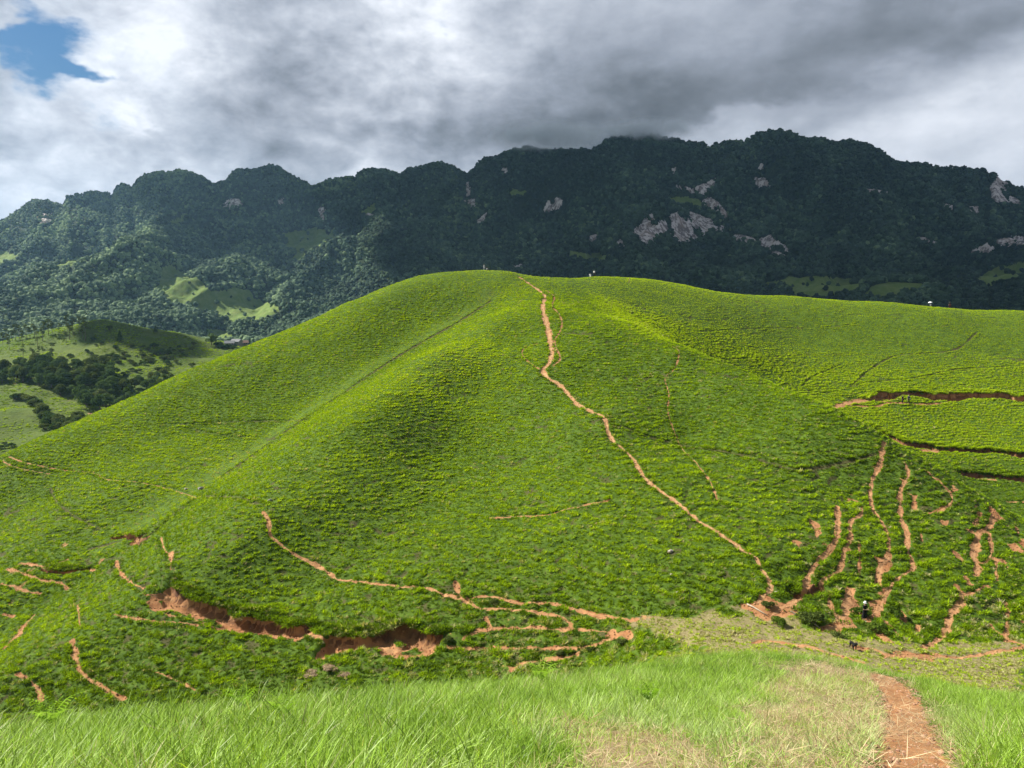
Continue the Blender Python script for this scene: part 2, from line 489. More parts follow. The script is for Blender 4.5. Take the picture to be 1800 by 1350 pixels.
def hz(x, y, A=None):
    A = H if A is None else A
    u = np.clip((np.asarray(x) - GX0) / GS, 0, len(gx) - 1.001); v = np.clip((np.asarray(y) - GY0) / GS, 0, len(gy) - 1.001)
    i = u.astype(int); j = v.astype(int); fx = u - i; fy = v - j
    return (A[j, i] * (1 - fx) + A[j, i + 1] * fx) * (1 - fy) + (A[j + 1, i] * (1 - fx) + A[j + 1, i + 1] * fx) * fy


def cast(px, py, ymin=40., ymax=255., step=.12):
    """first meeting of photo rays with the near hills"""
    px = np.atleast_1d(np.asarray(px, float)); py = np.atleast_1d(np.asarray(py, float))
    d = raydir(px, py); d = d / d[:, 1:2]
    ys = np.arange(ymin, ymax, step)
    out = np.full((len(px), 3), np.nan)
    for k in range(len(px)):
        x = d[k, 0] * ys; z = d[k, 2] * ys
        hit = np.nonzero(z < hz(x, ys))[0]
        if len(hit):
            y = ys[hit[0]]
            if hit[0] > 0:
                a, b = ys[hit[0] - 1], y
                for _ in range(8):
                    m = (a + b) / 2
                    if d[k, 2] * m < hz(d[k, 0] * m, m): b = m
                    else: a = m
                y = b
            out[k] = (d[k, 0] * y, y, hz(d[k, 0] * y, y))
    return out


def dense(poly, step):
    p = np.array(poly, float)
    # Catmull-Rom through the picked points
    q = np.concatenate([[2 * p[0] - p[1]], p, [2 * p[-1] - p[-2]]])
    out = []
    for i in range(1, len(q) - 2):
        L_ = np.linalg.norm(q[i + 1] - q[i]); n_ = max(2, int(L_ / step))
        t = np.linspace(0, 1, n_, endpoint=False)[:, None]
        out.append(.5 * (2 * q[i] + t * (q[i + 1] - q[i - 1]) + t * t * (2 * q[i - 1] - 5 * q[i] + 4 * q[i + 1] - q[i + 2]) + t ** 3 * (3 * q[i] - 3 * q[i + 1] + q[i + 2] - q[i - 1])))
    out.append(q[-2:-1])
    return np.concatenate(out)


def world_line(poly, ymin=40., ymax=255., spacing=.2):
    """photo polyline -> evenly spaced 2-D line on the ground, jumps removed"""
    w = cast(*dense(poly, 3.0).T, ymin, ymax)
    w = w[~np.isnan(w[:, 0])]
    if len(w) < 2: return np.zeros((0, 2))
    keep = [w[0]]
    for a in w[1:]:
        if np.linalg.norm(a[:2] - keep[-1][:2]) < 14: keep.append(a)
    w = np.array(keep)[:, :2]
    for _ in range(2):
        if len(w) > 4: w[1:-1] = .25 * w[:-2] + .5 * w[1:-1] + .25 * w[2:]
    s = np.concatenate([[0], np.cumsum(np.linalg.norm(np.diff(w, axis=0), axis=1))])
    if s[-1] < .3: return np.zeros((0, 2))
    t = np.arange(0, s[-1], spacing)
    return np.stack([np.interp(t, s, w[:, 0]), np.interp(t, s, w[:, 1])], 1)


def stamp(field, line, width, rng_=2.0, fn=None):
    """max-stamp a soft-edged band along a line into a grid field"""
    R = int(rng_ / GS) + 1
    oy, ox = np.mgrid[-R:R + 1, -R:R + 1]
    ww = np.broadcast_to(width, (len(line),))
    for (x, y), w_ in zip(line[::2] if len(line) > 6 else line, ww[::2] if len(line) > 6 else ww):
        i = int(round((x - GX0) / GS)); j = int(round((y - GY0) / GS))
        if i < R or j < R or i >= len(gx) - R - 1 or j >= len(gy) - R - 1: continue
        d = np.hypot(gx[i] + ox * GS - x, gy[j] + oy * GS - y)
        v = 1 - np.clip(d / max(w_, .05) * .5, 0, 1)          # 1 on the line, .5 at the edge (half width = w_)... 0 at twice that
        f = field[j - R:j + R + 1, i - R:i + R + 1]
        np.maximum(f, v, out=f)


# trails traced on the photo: (points, width in m, kind)   kind: 'dirt' bare earth, 'thin' narrow earth, 'dark' grassy cattle line, also the crease of the fold
TR = []
def T(kind, w, *p): TR.append((kind, w, list(p)))
T('dirt', .95, (911, 486), (927, 496), (944, 508), (958, 520), (954, 535), (956, 552), (961, 569), (965, 586), (968, 604), (970, 621), (966, 638), (954, 651), (965, 665), (982, 675), (999, 692), (1016, 711), (1040, 723), (1063, 735), (1067, 753), (1077, 774), (1094, 787), (1114, 808), (1123, 825), (1135, 842), (1159, 862), (1193, 886), (1231, 918), (1259, 934), (1284, 950), (1308, 969), (1329, 981), (1339, 1002), (1353, 1023), (1353, 1037), (1339, 1049), (1330, 1062))
T('thin', .4, (961, 510), (975, 522), (970, 537), (983, 552), (988, 569), (983, 586), (975, 597), (978, 612), (985, 631), (971, 644))
T('thin', .35, (951, 602), (927, 609), (917, 619), (927, 634), (951, 651))
T('thin', .3, (1169, 597), (1180, 608), (1194, 617), (1186, 648), (1169, 665), (1176, 692), (1174, 723), (1186, 760), (1200, 790), (1225, 815), (1250, 850), (1265, 890))
T('dark', .5, (1072, 740), (1131, 764), (1196, 781), (1292, 797), (1346, 811), (1391, 825), (1432, 823), (1493, 811), (1541, 797))
T('dirt', .6, (1554, 777), (1551, 790), (1546, 818), (1534, 842), (1530, 869), (1534, 895), (1545, 911), (1559, 936), (1562, 960), (1560, 981), (1548, 995), (1543, 1026))
T('dirt', .55, (1590, 811), (1597, 835), (1583, 862), (1583, 893), (1585, 915), (1595, 936), (1595, 963), (1604, 988), (1606, 1000), (1586, 1012), (1566, 1028), (1557, 1047), (1548, 1065), (1534, 1086))
T('dirt', .65, (1471, 890), (1473, 918), (1470, 946), (1458, 967), (1440, 984), (1426, 1005), (1418, 1019), (1416, 1037), (1395, 1058), (1371, 1070), (1353, 1082))
T('dirt', .5, (1515, 890), (1513, 906), (1494, 918), (1496, 946), (1485, 967), (1477, 998), (1460, 1012), (1444, 1023), (1440, 1044))
T('thin', .3, (1510, 950), (1511, 980), (1510, 1009))
T('dirt', 1.0, (1494, 1036), (1490, 1064), (1480, 1089), (1478, 1103))
T('dirt', .5, (1457, 1047), (1461, 1068), (1475, 1092), (1484, 1102))
T('dirt', .9, (1444, 1106), (1465, 1102), (1490, 1100), (1506, 1102))
T('dirt', .7, (1560, 981), (1545, 985), (1536, 975))
T('dirt', .7, (1747, 904), (1740, 925), (1722, 936), (1714, 960), (1712, 981), (1720, 995), (1715, 1012))
T('thin', .4, (1738, 936), (1743, 974), (1726, 991))
T('thin', .35, (1750, 981), (1752, 1019))
T('dirt', .65, (1682, 1030), (1691, 1051), (1687, 1065), (1670, 1082), (1663, 1110), (1646, 1127), (1621, 1141))
T('thin', .4, (1691, 1051), (1712, 1040), (1736, 1030))
T('thin', .4, (1768, 1058), (1771, 1089), (1768, 1131))
T('thin', .4, (1614, 1099), (1612, 1113))
T('thin', .4, (1626, 825), (1640, 838), (1667, 862), (1674, 882), (1653, 896), (1629, 903))
T('thin', .4, (1722, 901), (1714, 925))
T('dirt', .7, (1322, 1129), (1350, 1125), (1381, 1129), (1416, 1136), (1454, 1148), (1496, 1159), (1524, 1166))
T('dirt', .75, (1506, 1138), (1534, 1141), (1566, 1153), (1618, 1152), (1670, 1155), (1722, 1150), (1771, 1143), (1805, 1137), (1900, 1130))
T('thin', .5, (1722, 1209), (1764, 1218), (1805, 1226), (1880, 1240))
# front of the spur
T('dirt', .6, (254, 1047), (275, 1046), (293, 1049), (327, 1066), (368, 1080), (429, 1092), (477, 1102), (531, 1112), (600, 1131), (649, 1131), (680, 1141), (715, 1141), (757, 1134), (778, 1129))
T('dirt', .5, (462, 899), (472, 916), (475, 940), (494, 957), (518, 974), (552, 991), (579, 1008), (600, 1019), (652, 1024), (704, 1031), (750, 1033), (774, 1043), (823, 1057), (844, 1070), (899, 1071), (958, 1078), (990, 1085), (1005, 1099))
T('thin', .45, (816, 1054), (840, 1049), (865, 1049), (913, 1059), (969, 1061), (1018, 1073), (1063, 1084), (1122, 1091))
T('thin', .45, (816, 1120), (844, 1108), (899, 1104), (983, 1105), (1067, 1110), (1080, 1117), (1046, 1134), (1011, 1148), (1003, 1158))
T('thin', .4, (784, 1138), (844, 1139), (948, 1139), (1011, 1139), (1046, 1134))
T('dirt', .7, (1011, 1152), (975, 1158), (924, 1165), (900, 1178))
T('dirt', .7, (1076, 1108), (1072, 1120)); T('dirt', .9, (1100, 1112), (1108, 1119))
T('thin', .35, (854, 1085), (862, 1103)); T('thin', .4, (801, 1022), (806, 1040), (812, 1052))
T('thin', .35, (861, 910), (910, 908), (965, 904), (1000, 894), (1053, 883), (1075, 878))
T('thin', .35, (204, 984), (211, 1005), (232, 1025), (256, 1034))
T('thin', .3, (283, 943), (290, 967), (301, 978), (300, 1001)); T('dirt', .6, (300, 970), (302, 983))
T('thin', .5, (126, 1127), (135, 1161), (146, 1185), (170, 1202), (198, 1219), (218, 1230))
T('thin', .35, (201, 1080), (238, 1087), (290, 1093), (358, 1099), (409, 1109), (443, 1114), (475, 1108))
T('thin', .35, (136, 1063), (139, 1082), (140, 1100))
T('thin', .45, (31, 1185), (53, 1196), (70, 1216), (72, 1236))
T('thin', .3, (255, 1175), (290, 1187), (324, 1202), (347, 1216))
# left slope
T('thin', .3, (15, 802), (48, 814), (112, 826), (163, 831), (191, 843), (245, 848), (300, 860), (347, 875))
T('thin', .3, (15, 802), (5, 810), (34, 823), (92, 834)); T('dark', .35, (89, 858), (99, 882), (133, 909), (177, 930))
T('dark', .35, (360, 872), (416, 874), (446, 882), (470, 891)); T('dark', .35, (307, 747), (375, 742), (460, 740), (542, 738)); T('dark', .3, (327, 752), (385, 764), (477, 771))
T('thin', .5, (45, 990), (85, 998), (109, 1003), (167, 1003)); T('thin', .5, (14, 1000), (41, 1008), (68, 1018), (109, 1025), (118, 1036)); T('thin', .5, (0, 1026), (24, 1030), (48, 1040), (75, 1044))
T('dirt', .7, (7, 1080), (24, 1083)); T('thin', .6, (42, 1100), (34, 1114), (7, 1141)); T('thin', .6, (198, 947), (218, 943), (245, 947)); T('dark', .5, (157, 964), (191, 957), (215, 950))
T('dark', .4, (350, 872), (310, 900), (270, 935), (235, 945)); T('dark', .35, (560, 730), (500, 768), (440, 806), (380, 845)); 
T('dark', .62, (862, 530), (800, 569), (700, 626), (600, 693), (520, 746), (450, 796), (395, 834))  # crease of the fold, drawn in as a dark line for definition
# right hill
T('dark', .4, (1411, 688), (1493, 681), (1520, 673), (1609, 664), (1684, 649), (1779, 644)); T('dark', .4, (1496, 678), (1527, 651), (1568, 627), (1602, 622), (1677, 615), (1718, 583)); T('dark', .35, (1411, 678), (1425, 664), (1479, 640))
T('dark', .3, (1271, 632), (1363, 627), (1438, 623), (1534, 623)); T('dark', .3, (1220, 583), (1336, 577), (1438, 576), (1506, 569)); T('dark', .3, (1105, 540), (1125, 560), (1170, 556))
T('dirt', 1.3, (1466, 716), (1490, 708), (1515, 704), (1541, 701), (1561, 695), (1598, 694)); T('dirt', .9, (1629, 696), (1677, 698), (1731, 699), (1805, 705), (1930, 712)); T('thin', .6, (1496, 713), (1541, 714), (1561, 708), (1629, 710), (1677, 705))
T('dirt', .9, (1622, 791), (1652, 793)); T('dirt', .8, (1728, 842), (1752, 843)); T('thin', .5, (1772, 882), (1805, 882)); T('thin', .3, (1107, 489), (1105, 498))
# eroded banks: upper lip, height of the cut, run-out below
BANKS = [([(300, 1014), (317, 1030), (341, 1047), (375, 1059), (409, 1071), (453, 1080), (494, 1086), (531, 1096), (562, 1104)], 1.05, 3.4), ([(575, 1106), (620, 1107), (663, 1105), (704, 1103), (746, 1110), (790, 1113)], 1.0, 3.6),
         ([(1515, 699), (1544, 690), (1561, 686), (1605, 686), (1643, 691), (1711, 687), (1800, 694), (1930, 700)], 1.5, 3.6), ([(1524, 743), (1558, 760), (1609, 777), (1694, 786), (1805, 796), (1920, 812)], .9, 2.2), ([(1677, 826), (1745, 831), (1805, 835), (1910, 848)], 1.0, 2.2),
         ([(195, 944), (220, 938), (250, 942)], .7, 1.6), ([(80, 994), (110, 999), (160, 1000)], .6, 1.4), ([(1385, 1030), (1398, 1036), (1410, 1034)], .7, 1.4)]

DIRT = np.zeros_like(H)          # .5 = edge of bare earth
FACE = np.zeros_like(H)
LINE = np.zeros_like(H)          # narrow worn lines without grass
H0 = H.copy()
bank_lines = []
for lip, hc, run in BANKS:
    ln = world_line(lip)
    if len(ln) < 4: continue
    gzx = hz(ln[:, 0] + .8, ln[:, 1], H0) - hz(ln[:, 0] - .8, ln[:, 1], H0); gzy = hz(ln[:, 0], ln[:, 1] + .8, H0) - hz(ln[:, 0], ln[:, 1] - .8, H0)
    dn = -np.stack([gzx, gzy], 1); dn /= np.linalg.norm(dn, axis=1, keepdims=True) + 1e-9
    tg = np.gradient(ln, axis=0); tg /= np.linalg.norm(tg, axis=1, keepdims=True)
    nr = np.stack([-tg[:, 1], tg[:, 0]], 1); nr *= np.sign((nr * dn).sum(1, keepdims=True) + 1e-9)
    bank_lines.append((ln, nr, hc, run, ln - nr * ((fbm(ln[:, 0] / 3.2, ln[:, 1] / 3.2, 4, 5) - .5) * 2.4)[:, None]))
    R = int((run + 1.5) / GS); oy, ox = np.mgrid[-R:R + 1, -R:R + 1]
    i0 = int((ln[:, 0].min() - GX0) / GS) - R; i1 = int((ln[:, 0].max() - GX0) / GS) + R; j0 = int((ln[:, 1].min() - GY0) / GS) - R; j1 = int((ln[:, 1].max() - GY0) / GS) + R
    X_, Y_ = GXX[j0:j1, i0:i1], GYY[j0:j1, i0:i1]
    best = np.full(X_.shape, 1e9); sg = np.zeros(X_.shape); tt = np.zeros(X_.shape)
    for k in range(0, len(ln), 2):
        ddx, ddy = X_ - ln[k, 0], Y_ - ln[k, 1]; d2 = ddx * ddx + ddy * ddy
        m_ = d2 < best
        best = np.where(m_, d2, best); sg = np.where(m_, ddx * nr[k, 0] + ddy * nr[k, 1], sg); tt = np.where(m_, k / len(ln), tt)
    wob = (fbm(X_ / 3.2, Y_ / 3.2, 4, 5) - .5) * 2.4
    s_ = sg + wob
    ends = sstep(0, .12, tt) * sstep(0, .12, 1 - tt) * (best < (run + 1.2) ** 2)
    cut = np.where(s_ > 0, sstep(0, .22, s_) * (1 - sstep(.5, run, s_)), 0) * hc * ends * (.75 + .5 * fbm(X_ / 4, Y_ / 4, 2, 8))
    H[j0:j1, i0:i1] -= cut
    soil = np.where((s_ > -.05) & (s_ < run * .85), 1 - np.clip((s_ - run * .45) / (run * .9), 0, .6), 0) * (ends > .3)
    FACE[j0:j1, i0:i1] = np.maximum(FACE[j0:j1, i0:i1], sstep(-.15, .05, s_) * (1 - sstep(.18, .45, s_)) * (ends > .2))
    patchy = fbm(X_ / 1.1, Y_ / 1.1, 3, 21)
    DIRT[j0:j1, i0:i1] = np.maximum(DIRT[j0:j1, i0:i1], soil * np.where((patchy > .42) | (s_ < 1.1), 1, .3))

trail_lines = []
for kind, w_, pl in TR:
    ln = world_line(pl)
    if len(ln) < 3: continue
    wn = .15 + 1.55 * fbm(np.arange(len(ln)) * .2 / .9, np.full(len(ln), len(trail_lines) * 3.1), 4, 9, .6)
    if w_ == .95: wn = wn * np.interp(ln[:, 1], [60, 100, 125, 150, 185], [.6, .62, .95, 1.25, .7])
    trail_lines.append((kind, w_, ln, wn))
    if kind == 'dark': stamp(LINE, ln, w_ * .62 * wn)
    else: stamp(DIRT, ln, w_ * (.5 if kind == 'dirt' else .62) * wn, 2.6)
_a, _b = int((45 - GY0) / GS), int((75 - GY0) / GS)
_px, _py = project(np.stack([GXX, GYY, H0], -1)[_a:_b])
_jx = (fbm(GXX / 1.6, GYY / 1.6, 3, 43)[_a:_b] - .5); _jy = (fbm(GXX / 1.6 + 31, GYY / 1.6, 3, 44)[_a:_b] - .5)
SADDLE = np.zeros_like(H)
# little raw patches of earth scattered where the cattle tracks crowd together
_c, _d = int((50 - GY0) / GS), int((125 - GY0) / GS)
_qx, _qy = project(np.stack([GXX, GYY, H0], -1)[_c:_d])
_zone = np.maximum(inpoly(_qx, _qy, [(1360, 1000), (1420, 900), (1520, 820), (1640, 810), (1760, 880), (1810, 960), (1810, 1135), (1560, 1130), (1400, 1080)]) * 1.0, np.maximum(inpoly(_qx, _qy, [(-20, 960), (150, 930), (270, 930), (240, 1000), (90, 1110), (-20, 1180)]) * .8, inpoly(_qx, _qy, [(560, 1100), (800, 1030), (1130, 1070), (1110, 1130), (900, 1185), (700, 1150)]) * .7))
_spot = fbm((GXX / 1.1), (H0 / .55), 3, 49)[_c:_d]
DIRT[_c:_d] = np.maximum(DIRT[_c:_d], _zone * sstep(.66, .76, _spot) * .68)
for _poly, _v in [([(1310, 1062), (1345, 1048), (1372, 1062), (1400, 1060), (1395, 1078), (1362, 1090), (1320, 1084)], .62), ([(1436, 1104), (1462, 1094), (1478, 1080), (1492, 1082), (1500, 1096), (1512, 1104), (1480, 1112)], .75), ([(1540, 1040), (1562, 1030), (1556, 1062), (1540, 1088), (1526, 1092)], .6), ([(1552, 1150), (1600, 1143), (1660, 1146), (1650, 1160), (1580, 1160)], .62), ([(1060, 1112), (1112, 1108), (1118, 1120), (1070, 1126)], .6), ([(880, 1172), (930, 1160), (960, 1156), (930, 1172), (890, 1182)], .6), ([(1100, 1078), (1150, 1082), (1190, 1090), (1140, 1094)], .5), ([(1540, 985), (1560, 980), (1566, 1000), (1545, 1012)], .6)]:
    _m = inpoly(_px + _jx * 40, _py + _jy * 18, _poly)
    DIRT[_a:_b] = np.maximum(DIRT[_a:_b], _m * _v)
_m = inpoly(_px + _jx * 90, _py + _jy * 30, [(1090, 1085), (1180, 1082), (1300, 1078), (1330, 1066), (1400, 1090), (1440, 1110), (1560, 1128), (1660, 1135), (1800, 1128), (1800, 1230), (1500, 1200), (1300, 1180), (1180, 1120)])
SADDLE[_a:_b] = _m
H += np.maximum(FACE, sstep(.55, .9, DIRT) * .35) * (fbm(GXX / .8, GYY / .8, 3, 47) - .5) * .7
# trails are worn a little into the slope
H -= sstep(.35, .8, DIRT) * .16 + sstep(.3, .8, LINE) * .20

# terracettes: faint near-level lines trodden along the contours
warp = (fbm(GXX / 9, GYY / 9, 3, 31) - .5) * 3.4 + (fbm(GXX / 2.2, GYY / 2.2, 3, 32) - .5) * .95
ph = (H0 + warp) / .62
gy_, gx_ = np.gradient(_smooth, GS); slope_ = np.hypot(gx_, gy_); thr_ = np.clip(.34 * slope_ / .62, .05, .26)
saw = ph - np.floor(ph)
terr_amt = sstep(.38, .60, .5 * fbm(GXX / 26, GYY / 26, 2, 33) + .5 * fbm(GXX / 5, GYY / 5, 2, 34) + .10 * sstep(110, 75, GYY) + .07 * sstep(100, 75, GYY) - .10 * sstep(118, 135, GYY)) * farw
TERR = np.where((saw < thr_), 1, 0) * terr_amt
H += (sstep(0, .22, saw) * (1 - sstep(.75, 1, saw)) - .5) * .15 * terr_amt

# ------------------------------------------------------------------ soil and turf materials
def soil_col(n, vec):
    a = n.noise(vec, .9, 6, .6); b = n.noise(vec, 7.0, 5, .65)
    c1 = n.mix(n.ss(a, .3, .7), (.28, .125, .052), (.39, .205, .092))
    c1 = n.mix(n.ss(b, .45, .75, 0, .6), c1, (.20, .09, .05))
    return n.mix(n.ss(n.noise(vec, 34., 5, .7), .52, .72, 0, .6), c1, (.14, .07, .045))


m_ground, n = newmat("hill_ground")
geo = n.n('ShaderNodeNewGeometry'); pos = geo.outputs['Position']
dirt = n.attr('dirt'); lin = n.attr('worn'); face = n.attr('face'); dry = n.attr('dry')
jag = n.noise(pos, 2.2, 6, .7); jag2 = n.noise(pos, 9., 5, .7)
dm = n.m('ADD', dirt, n.m('ADD', n.m('MULTIPLY', n.m('SUBTRACT', jag, .5), .55), n.m('MULTIPLY', n.m('SUBTRACT', jag2, .5), .35)))
dmask = n.ss(dm, .46, .58)
g1 = n.noise(pos, 1.1, 5, .6)
under = n.mix(n.ss(g1, .35, .65), (.040, .075, .008), (.085, .14, .015))
under = n.mix(n.ss(lin, .25, .7), under, (.070, .062, .026))
straw = n.mix(n.ss(jag2, .35, .65), (.20, .135, .075), (.36, .28, .16))
under = n.mix(dry, under, straw)
earth = n.mix(n.m('MULTIPLY', face, n.ss(jag, .2, .5)), soil_col(n, pos), (.075, .038, .026))  # fresh cut earth, darkened further to carry the overhang's shade in its colour
colr = n.mix(dmask, under, earth)
nb = bump(n, n.noise(pos, 5., 8, .7), .6, .12)
finish(n, princ(n, colr, .95, .1, nb))

m_soil, n = newmat("bare_earth")
geo = n.n('ShaderNodeNewGeometry'); pos = geo.outputs['Position']
pale = n.attr('pale')
c = n.mix(n.m('MULTIPLY', pale, n.ss(n.noise(pos, 1.7, 4, .6), .2, .7)), soil_col(n, pos), (.44, .285, .145))
finish(n, princ(n, c, .95, .1, bump(n, n.noise(pos, 6., 7, .7), .7, .1)))

# ------------------------------------------------------------------ ground mesh: fan of rows, fine near the camera and coarser away
yy = [-7.5]
while yy[-1] < 262: yy.append(yy[-1] + max(.07, (yy[-1] + 9) * .0030))
yy = np.array(yy); tt = np.linspace(-.80, .82, 900)
MX = (yy[:, None] + 9) * tt[None]; MY = np.repeat(yy[:, None], len(tt), 1)
MZ = hz(MX, MY)

# dry and trodden patches on the near hill (traced), as a mask on the ground
def near_mask(polys, ymin, ymax):
    px, py = project(np.stack([GXX, GYY, H], -1)[int((ymin - GY0) / GS):int((ymax - GY0) / GS)])
    jx = (fbm(GXX / .5, GYY / .5, 3, 41)[int((ymin - GY0) / GS):int((ymax - GY0) / GS)] - .5)
    r = np.zeros(px.shape)
    for poly, v in polys:
        r = np.maximum(r, np.where(inpoly(px + jx * 140, py + jx * 60, poly), v, 0))
    return r
DRY = np.zeros_like(H)
a_, b_ = int((1.5 - GY0) / GS), int((30 - GY0) / GS)
DRY[a_:b_] = near_mask([([(990, 1300), (1060, 1280), (1150, 1288), (1240, 1318), (1320, 1420), (960, 1420)], .9), ([(1320, 1235), (1370, 1180), (1450, 1168), (1530, 1185), (1560, 1230), (1560, 1350), (1590, 1420), (1260, 1420), (1300, 1340)], .75), ([(1640, 1230), (1670, 1290), (1700, 1400), (1640, 1400)], .5)], 1.5, 30)
NEARPATH = np.zeros_like(H)
fp = [(1548, 1186), (1562, 1200), (1580, 1222), (1592, 1252), (1596, 1290), (1612, 1340), (1640, 1420), (1670, 1520)]
fp_line = world_line(fp, 1.5, 30, .1)
fp_w = np.interp(np.arange(len(fp_line)), [0, len(fp_line) - 1], [.36, .30])
fp_wn = .85 + .35 * fbm(np.arange(len(fp_line)) * .1 / .7, np.zeros(len(fp_line)), 3, 19)
stamp(NEARPATH, fp_line, fp_w * fp_wn, 1.6)
H -= sstep(.4, .8, NEARPATH) * .06
DIRTALL = np.maximum(DIRT, NEARPATH)
MZ = hz(MX, MY)
gm = mesh_np("ground", np.stack([MX, MY, MZ], -1).reshape(-1, 3), gridfaces(len(yy), len(tt)))
vattr(gm, 'dirt', hz(MX, MY, DIRTALL).ravel()); vattr(gm, 'worn', np.maximum(hz(MX, MY, LINE), hz(MX, MY, TERR) * .6).ravel()); vattr(gm, 'face', hz(MX, MY, FACE).ravel()); vattr(gm, 'dry', np.maximum(hz(MX, MY, DRY), hz(MX, MY, SADDLE) * .62).ravel())
tag(link("ground", gm, m_ground), kind='structure')


# trodden earth paths: thin ragged sheets laid on the ground
def ribbon(name, ln, width, pale, lift=.035):
    if len(ln) < 6: return
    tg = np.gradient(ln, axis=0); tg /= np.linalg.norm(tg, axis=1, keepdims=True) + 1e-9
    nr = np.stack([-tg[:, 1], tg[:, 0]], 1)
    k = 7; us = np.linspace(-1, 1, k)
    el = .35 + 1.3 * fbm(ln[:, 0] / .5, ln[:, 1] / .5, 3, 51); er = .35 + 1.3 * fbm(ln[:, 0] / .5 + 40, ln[:, 1] / .5, 3, 52)
    taper = np.minimum(1, np.minimum(np.arange(len(ln)) + .5, len(ln) - np.arange(len(ln)) - .5) / 6)
    off = us[None] * (width * taper)[:, None] * np.where(us[None] < 0, el[:, None], er[:, None])
    x = ln[:, :1] + nr[:, :1] * off; y = ln[:, 1:] + nr[:, 1:] * off
    z = hz(x, y) + lift - .05 * (np.abs(us[None]) > .95)
    me = mesh_np(name, np.stack([x, y, z], -1).reshape(-1, 3), gridfaces(len(ln), k))
    vattr(me, 'pale', np.repeat((pale * (1 - us ** 2 * .5))[None], len(ln), 0).ravel())
    tag(link(name, me, m_soil), kind='structure')


for kind, w_, ln, wn in trail_lines:
    if kind == 'dirt': ribbon("path", ln, w_ * .42 * wn, .9 if w_ == .95 else .4)
    elif kind == 'thin': ribbon("path", ln, w_ * (.32 if w_ >= .4 else .24) * wn, .3)
ribbon("path", fp_line, fp_w * fp_wn * .85, .10, .02)
# ------------------------------------------------------------------ turf on the far slopes: leafy tufts
m_turf = leafmat("turf_leaf", [(.050, .090, .008), (.13, .215, .010), (.25, .37, .010), (.36, .48, .012), (.37, .34, .19)], .40, blade=True)
turf_kinds = [blades_mesh(f"turf_tuft_{i}", 34, .20, .22, .48, .045, .085, 8, 78, 100 + i, .7) for i in range(5)]


def slope_pts(n, y0, y1, tan=.76):
    """random points with even density on the fan of ground in view"""
    u = RNG.uniform(0, 1, n)
    a, b = (y0 + 9) ** 2, (y1 + 9) ** 2
    y = np.sqrt(a + u * (b - a)) - 9
    x = (y + 9) * RNG.uniform(-tan, tan, n)
    return x, y


FOLD = np.array([P(*c) for c in [(0, 1112, 79), (100, 1045, 86), (200, 966, 95), (340, 870, 108), (450, 795, 121), (600, 692, 139), (700, 624, 152), (800, 568, 164), (870, 525, 172)]])
RIDG = np.array([P(*c) for c in [(415, 960, 81), (485, 895, 87), (565, 830, 95), (635, 760, 105), (695, 690, 117), (770, 622, 134), (865, 560, 154)]])
x, y = slope_pts(560000, 44, 222)
# a fuller fringe along the upper lips of the banks and the uphill edges of the trails
ex = []
for ln, nr, hc, run, lip in bank_lines:
    for k in range(7): ex.append(ln - nr * RNG.uniform(-.25, .7, (len(ln), 1)) + RNG.normal(0, .12, ln.shape))
for kind, w_, ln, wn in trail_lines:
    if len(ln) < 8: continue
    for sd_ in (-1, 1):
        tg = np.gradient(ln, axis=0); nr = np.stack([-tg[:, 1], tg[:, 0]], 1); nr /= np.linalg.norm(nr, axis=1, keepdims=True) + 1e-9
        m_ = RNG.uniform(0, 1, len(ln)) < .55
        ex.append((ln + sd_ * nr * (w_ * .5 * wn[:, None] + RNG.uniform(.10, .45, (len(ln), 1))))[m_])
ex = np.concatenate(ex)
nx0 = len(x)
x = np.concatenate([x, ex[:, 0]]); y = np.concatenate([y, ex[:, 1]])
fringe = np.arange(len(x)) >= nx0
dz_ = hz(x, y, DIRTALL) + (fbm(x / .7, y / .7, 3, 61) - .5) * .75
ter = hz(x, y, TERR); lin_ = hz(x, y, LINE)
lipx, lipz = [], []
for ln, nr, hc, run, lip in bank_lines:          # turf that hangs over the lip
    up = hz(lip[:, 0] - nr[:, 0] * .35, lip[:, 1] - nr[:, 1] * .35)
    for k in range(4):
        q = lip + nr * RNG.uniform(-.05, .30, (len(lip), 1)) + RNG.normal(0, .06, lip.shape)
        lipx.append(q[3:-3]); lipz.append((up - RNG.uniform(.02, .30, len(up)))[3:-3])
lipx = np.concatenate(lipx); lipz = np.concatenate(lipz)
keep = (dz_ < np.where(fringe, .62, .44)) & ((y > 44) & (y < 224))
x, y, fringe, dz_, ter, lin_ = x[keep], y[keep], fringe[keep], dz_[keep], ter[keep], lin_[keep]
patch = fbm(x / 24, y / 24, 3, 63); fine_ = fbm(x / 1.5, y / 1.5, 3, 64)
nl0 = len(x)
x = np.concatenate([x, lipx[:, 0]]); y = np.concatenate([y, lipx[:, 1]]); ze = np.zeros(len(lipx))
fringe = np.concatenate([fringe, ze > -1]); dz_ = np.concatenate([dz_, ze]); ter = np.concatenate([ter, ze]); lin_ = np.concatenate([lin_, ze])
patch = fbm(x / 24, y / 24, 3, 63); fine_ = fbm(x / 1.5, y / 1.5, 3, 64)
z = hz(x, y); z[nl0:] = np.maximum(z[nl0:], lipz)
low = np.maximum(np.clip(ter, 0, 1), sstep(.25, .5, lin_))          # trodden lines keep only short dull grass
righthill = sstep(14, 26, x) * sstep(128, 150, y)  # right hill: tint lifted below, stronger sun put into the turf colour
crest = sstep(168, 186, y)
foot = sstep(80, 60, y)
saddle = np.maximum(hz(x, y, SADDLE), sstep(56, 53, y) * sstep(-8, 4, x))
band = np.exp(-((np.interp(y, FOLD[:, 1], FOLD[:, 0]) - 2.0 - x) / 2.2) ** 2) * (y > 95) * (y < 176)
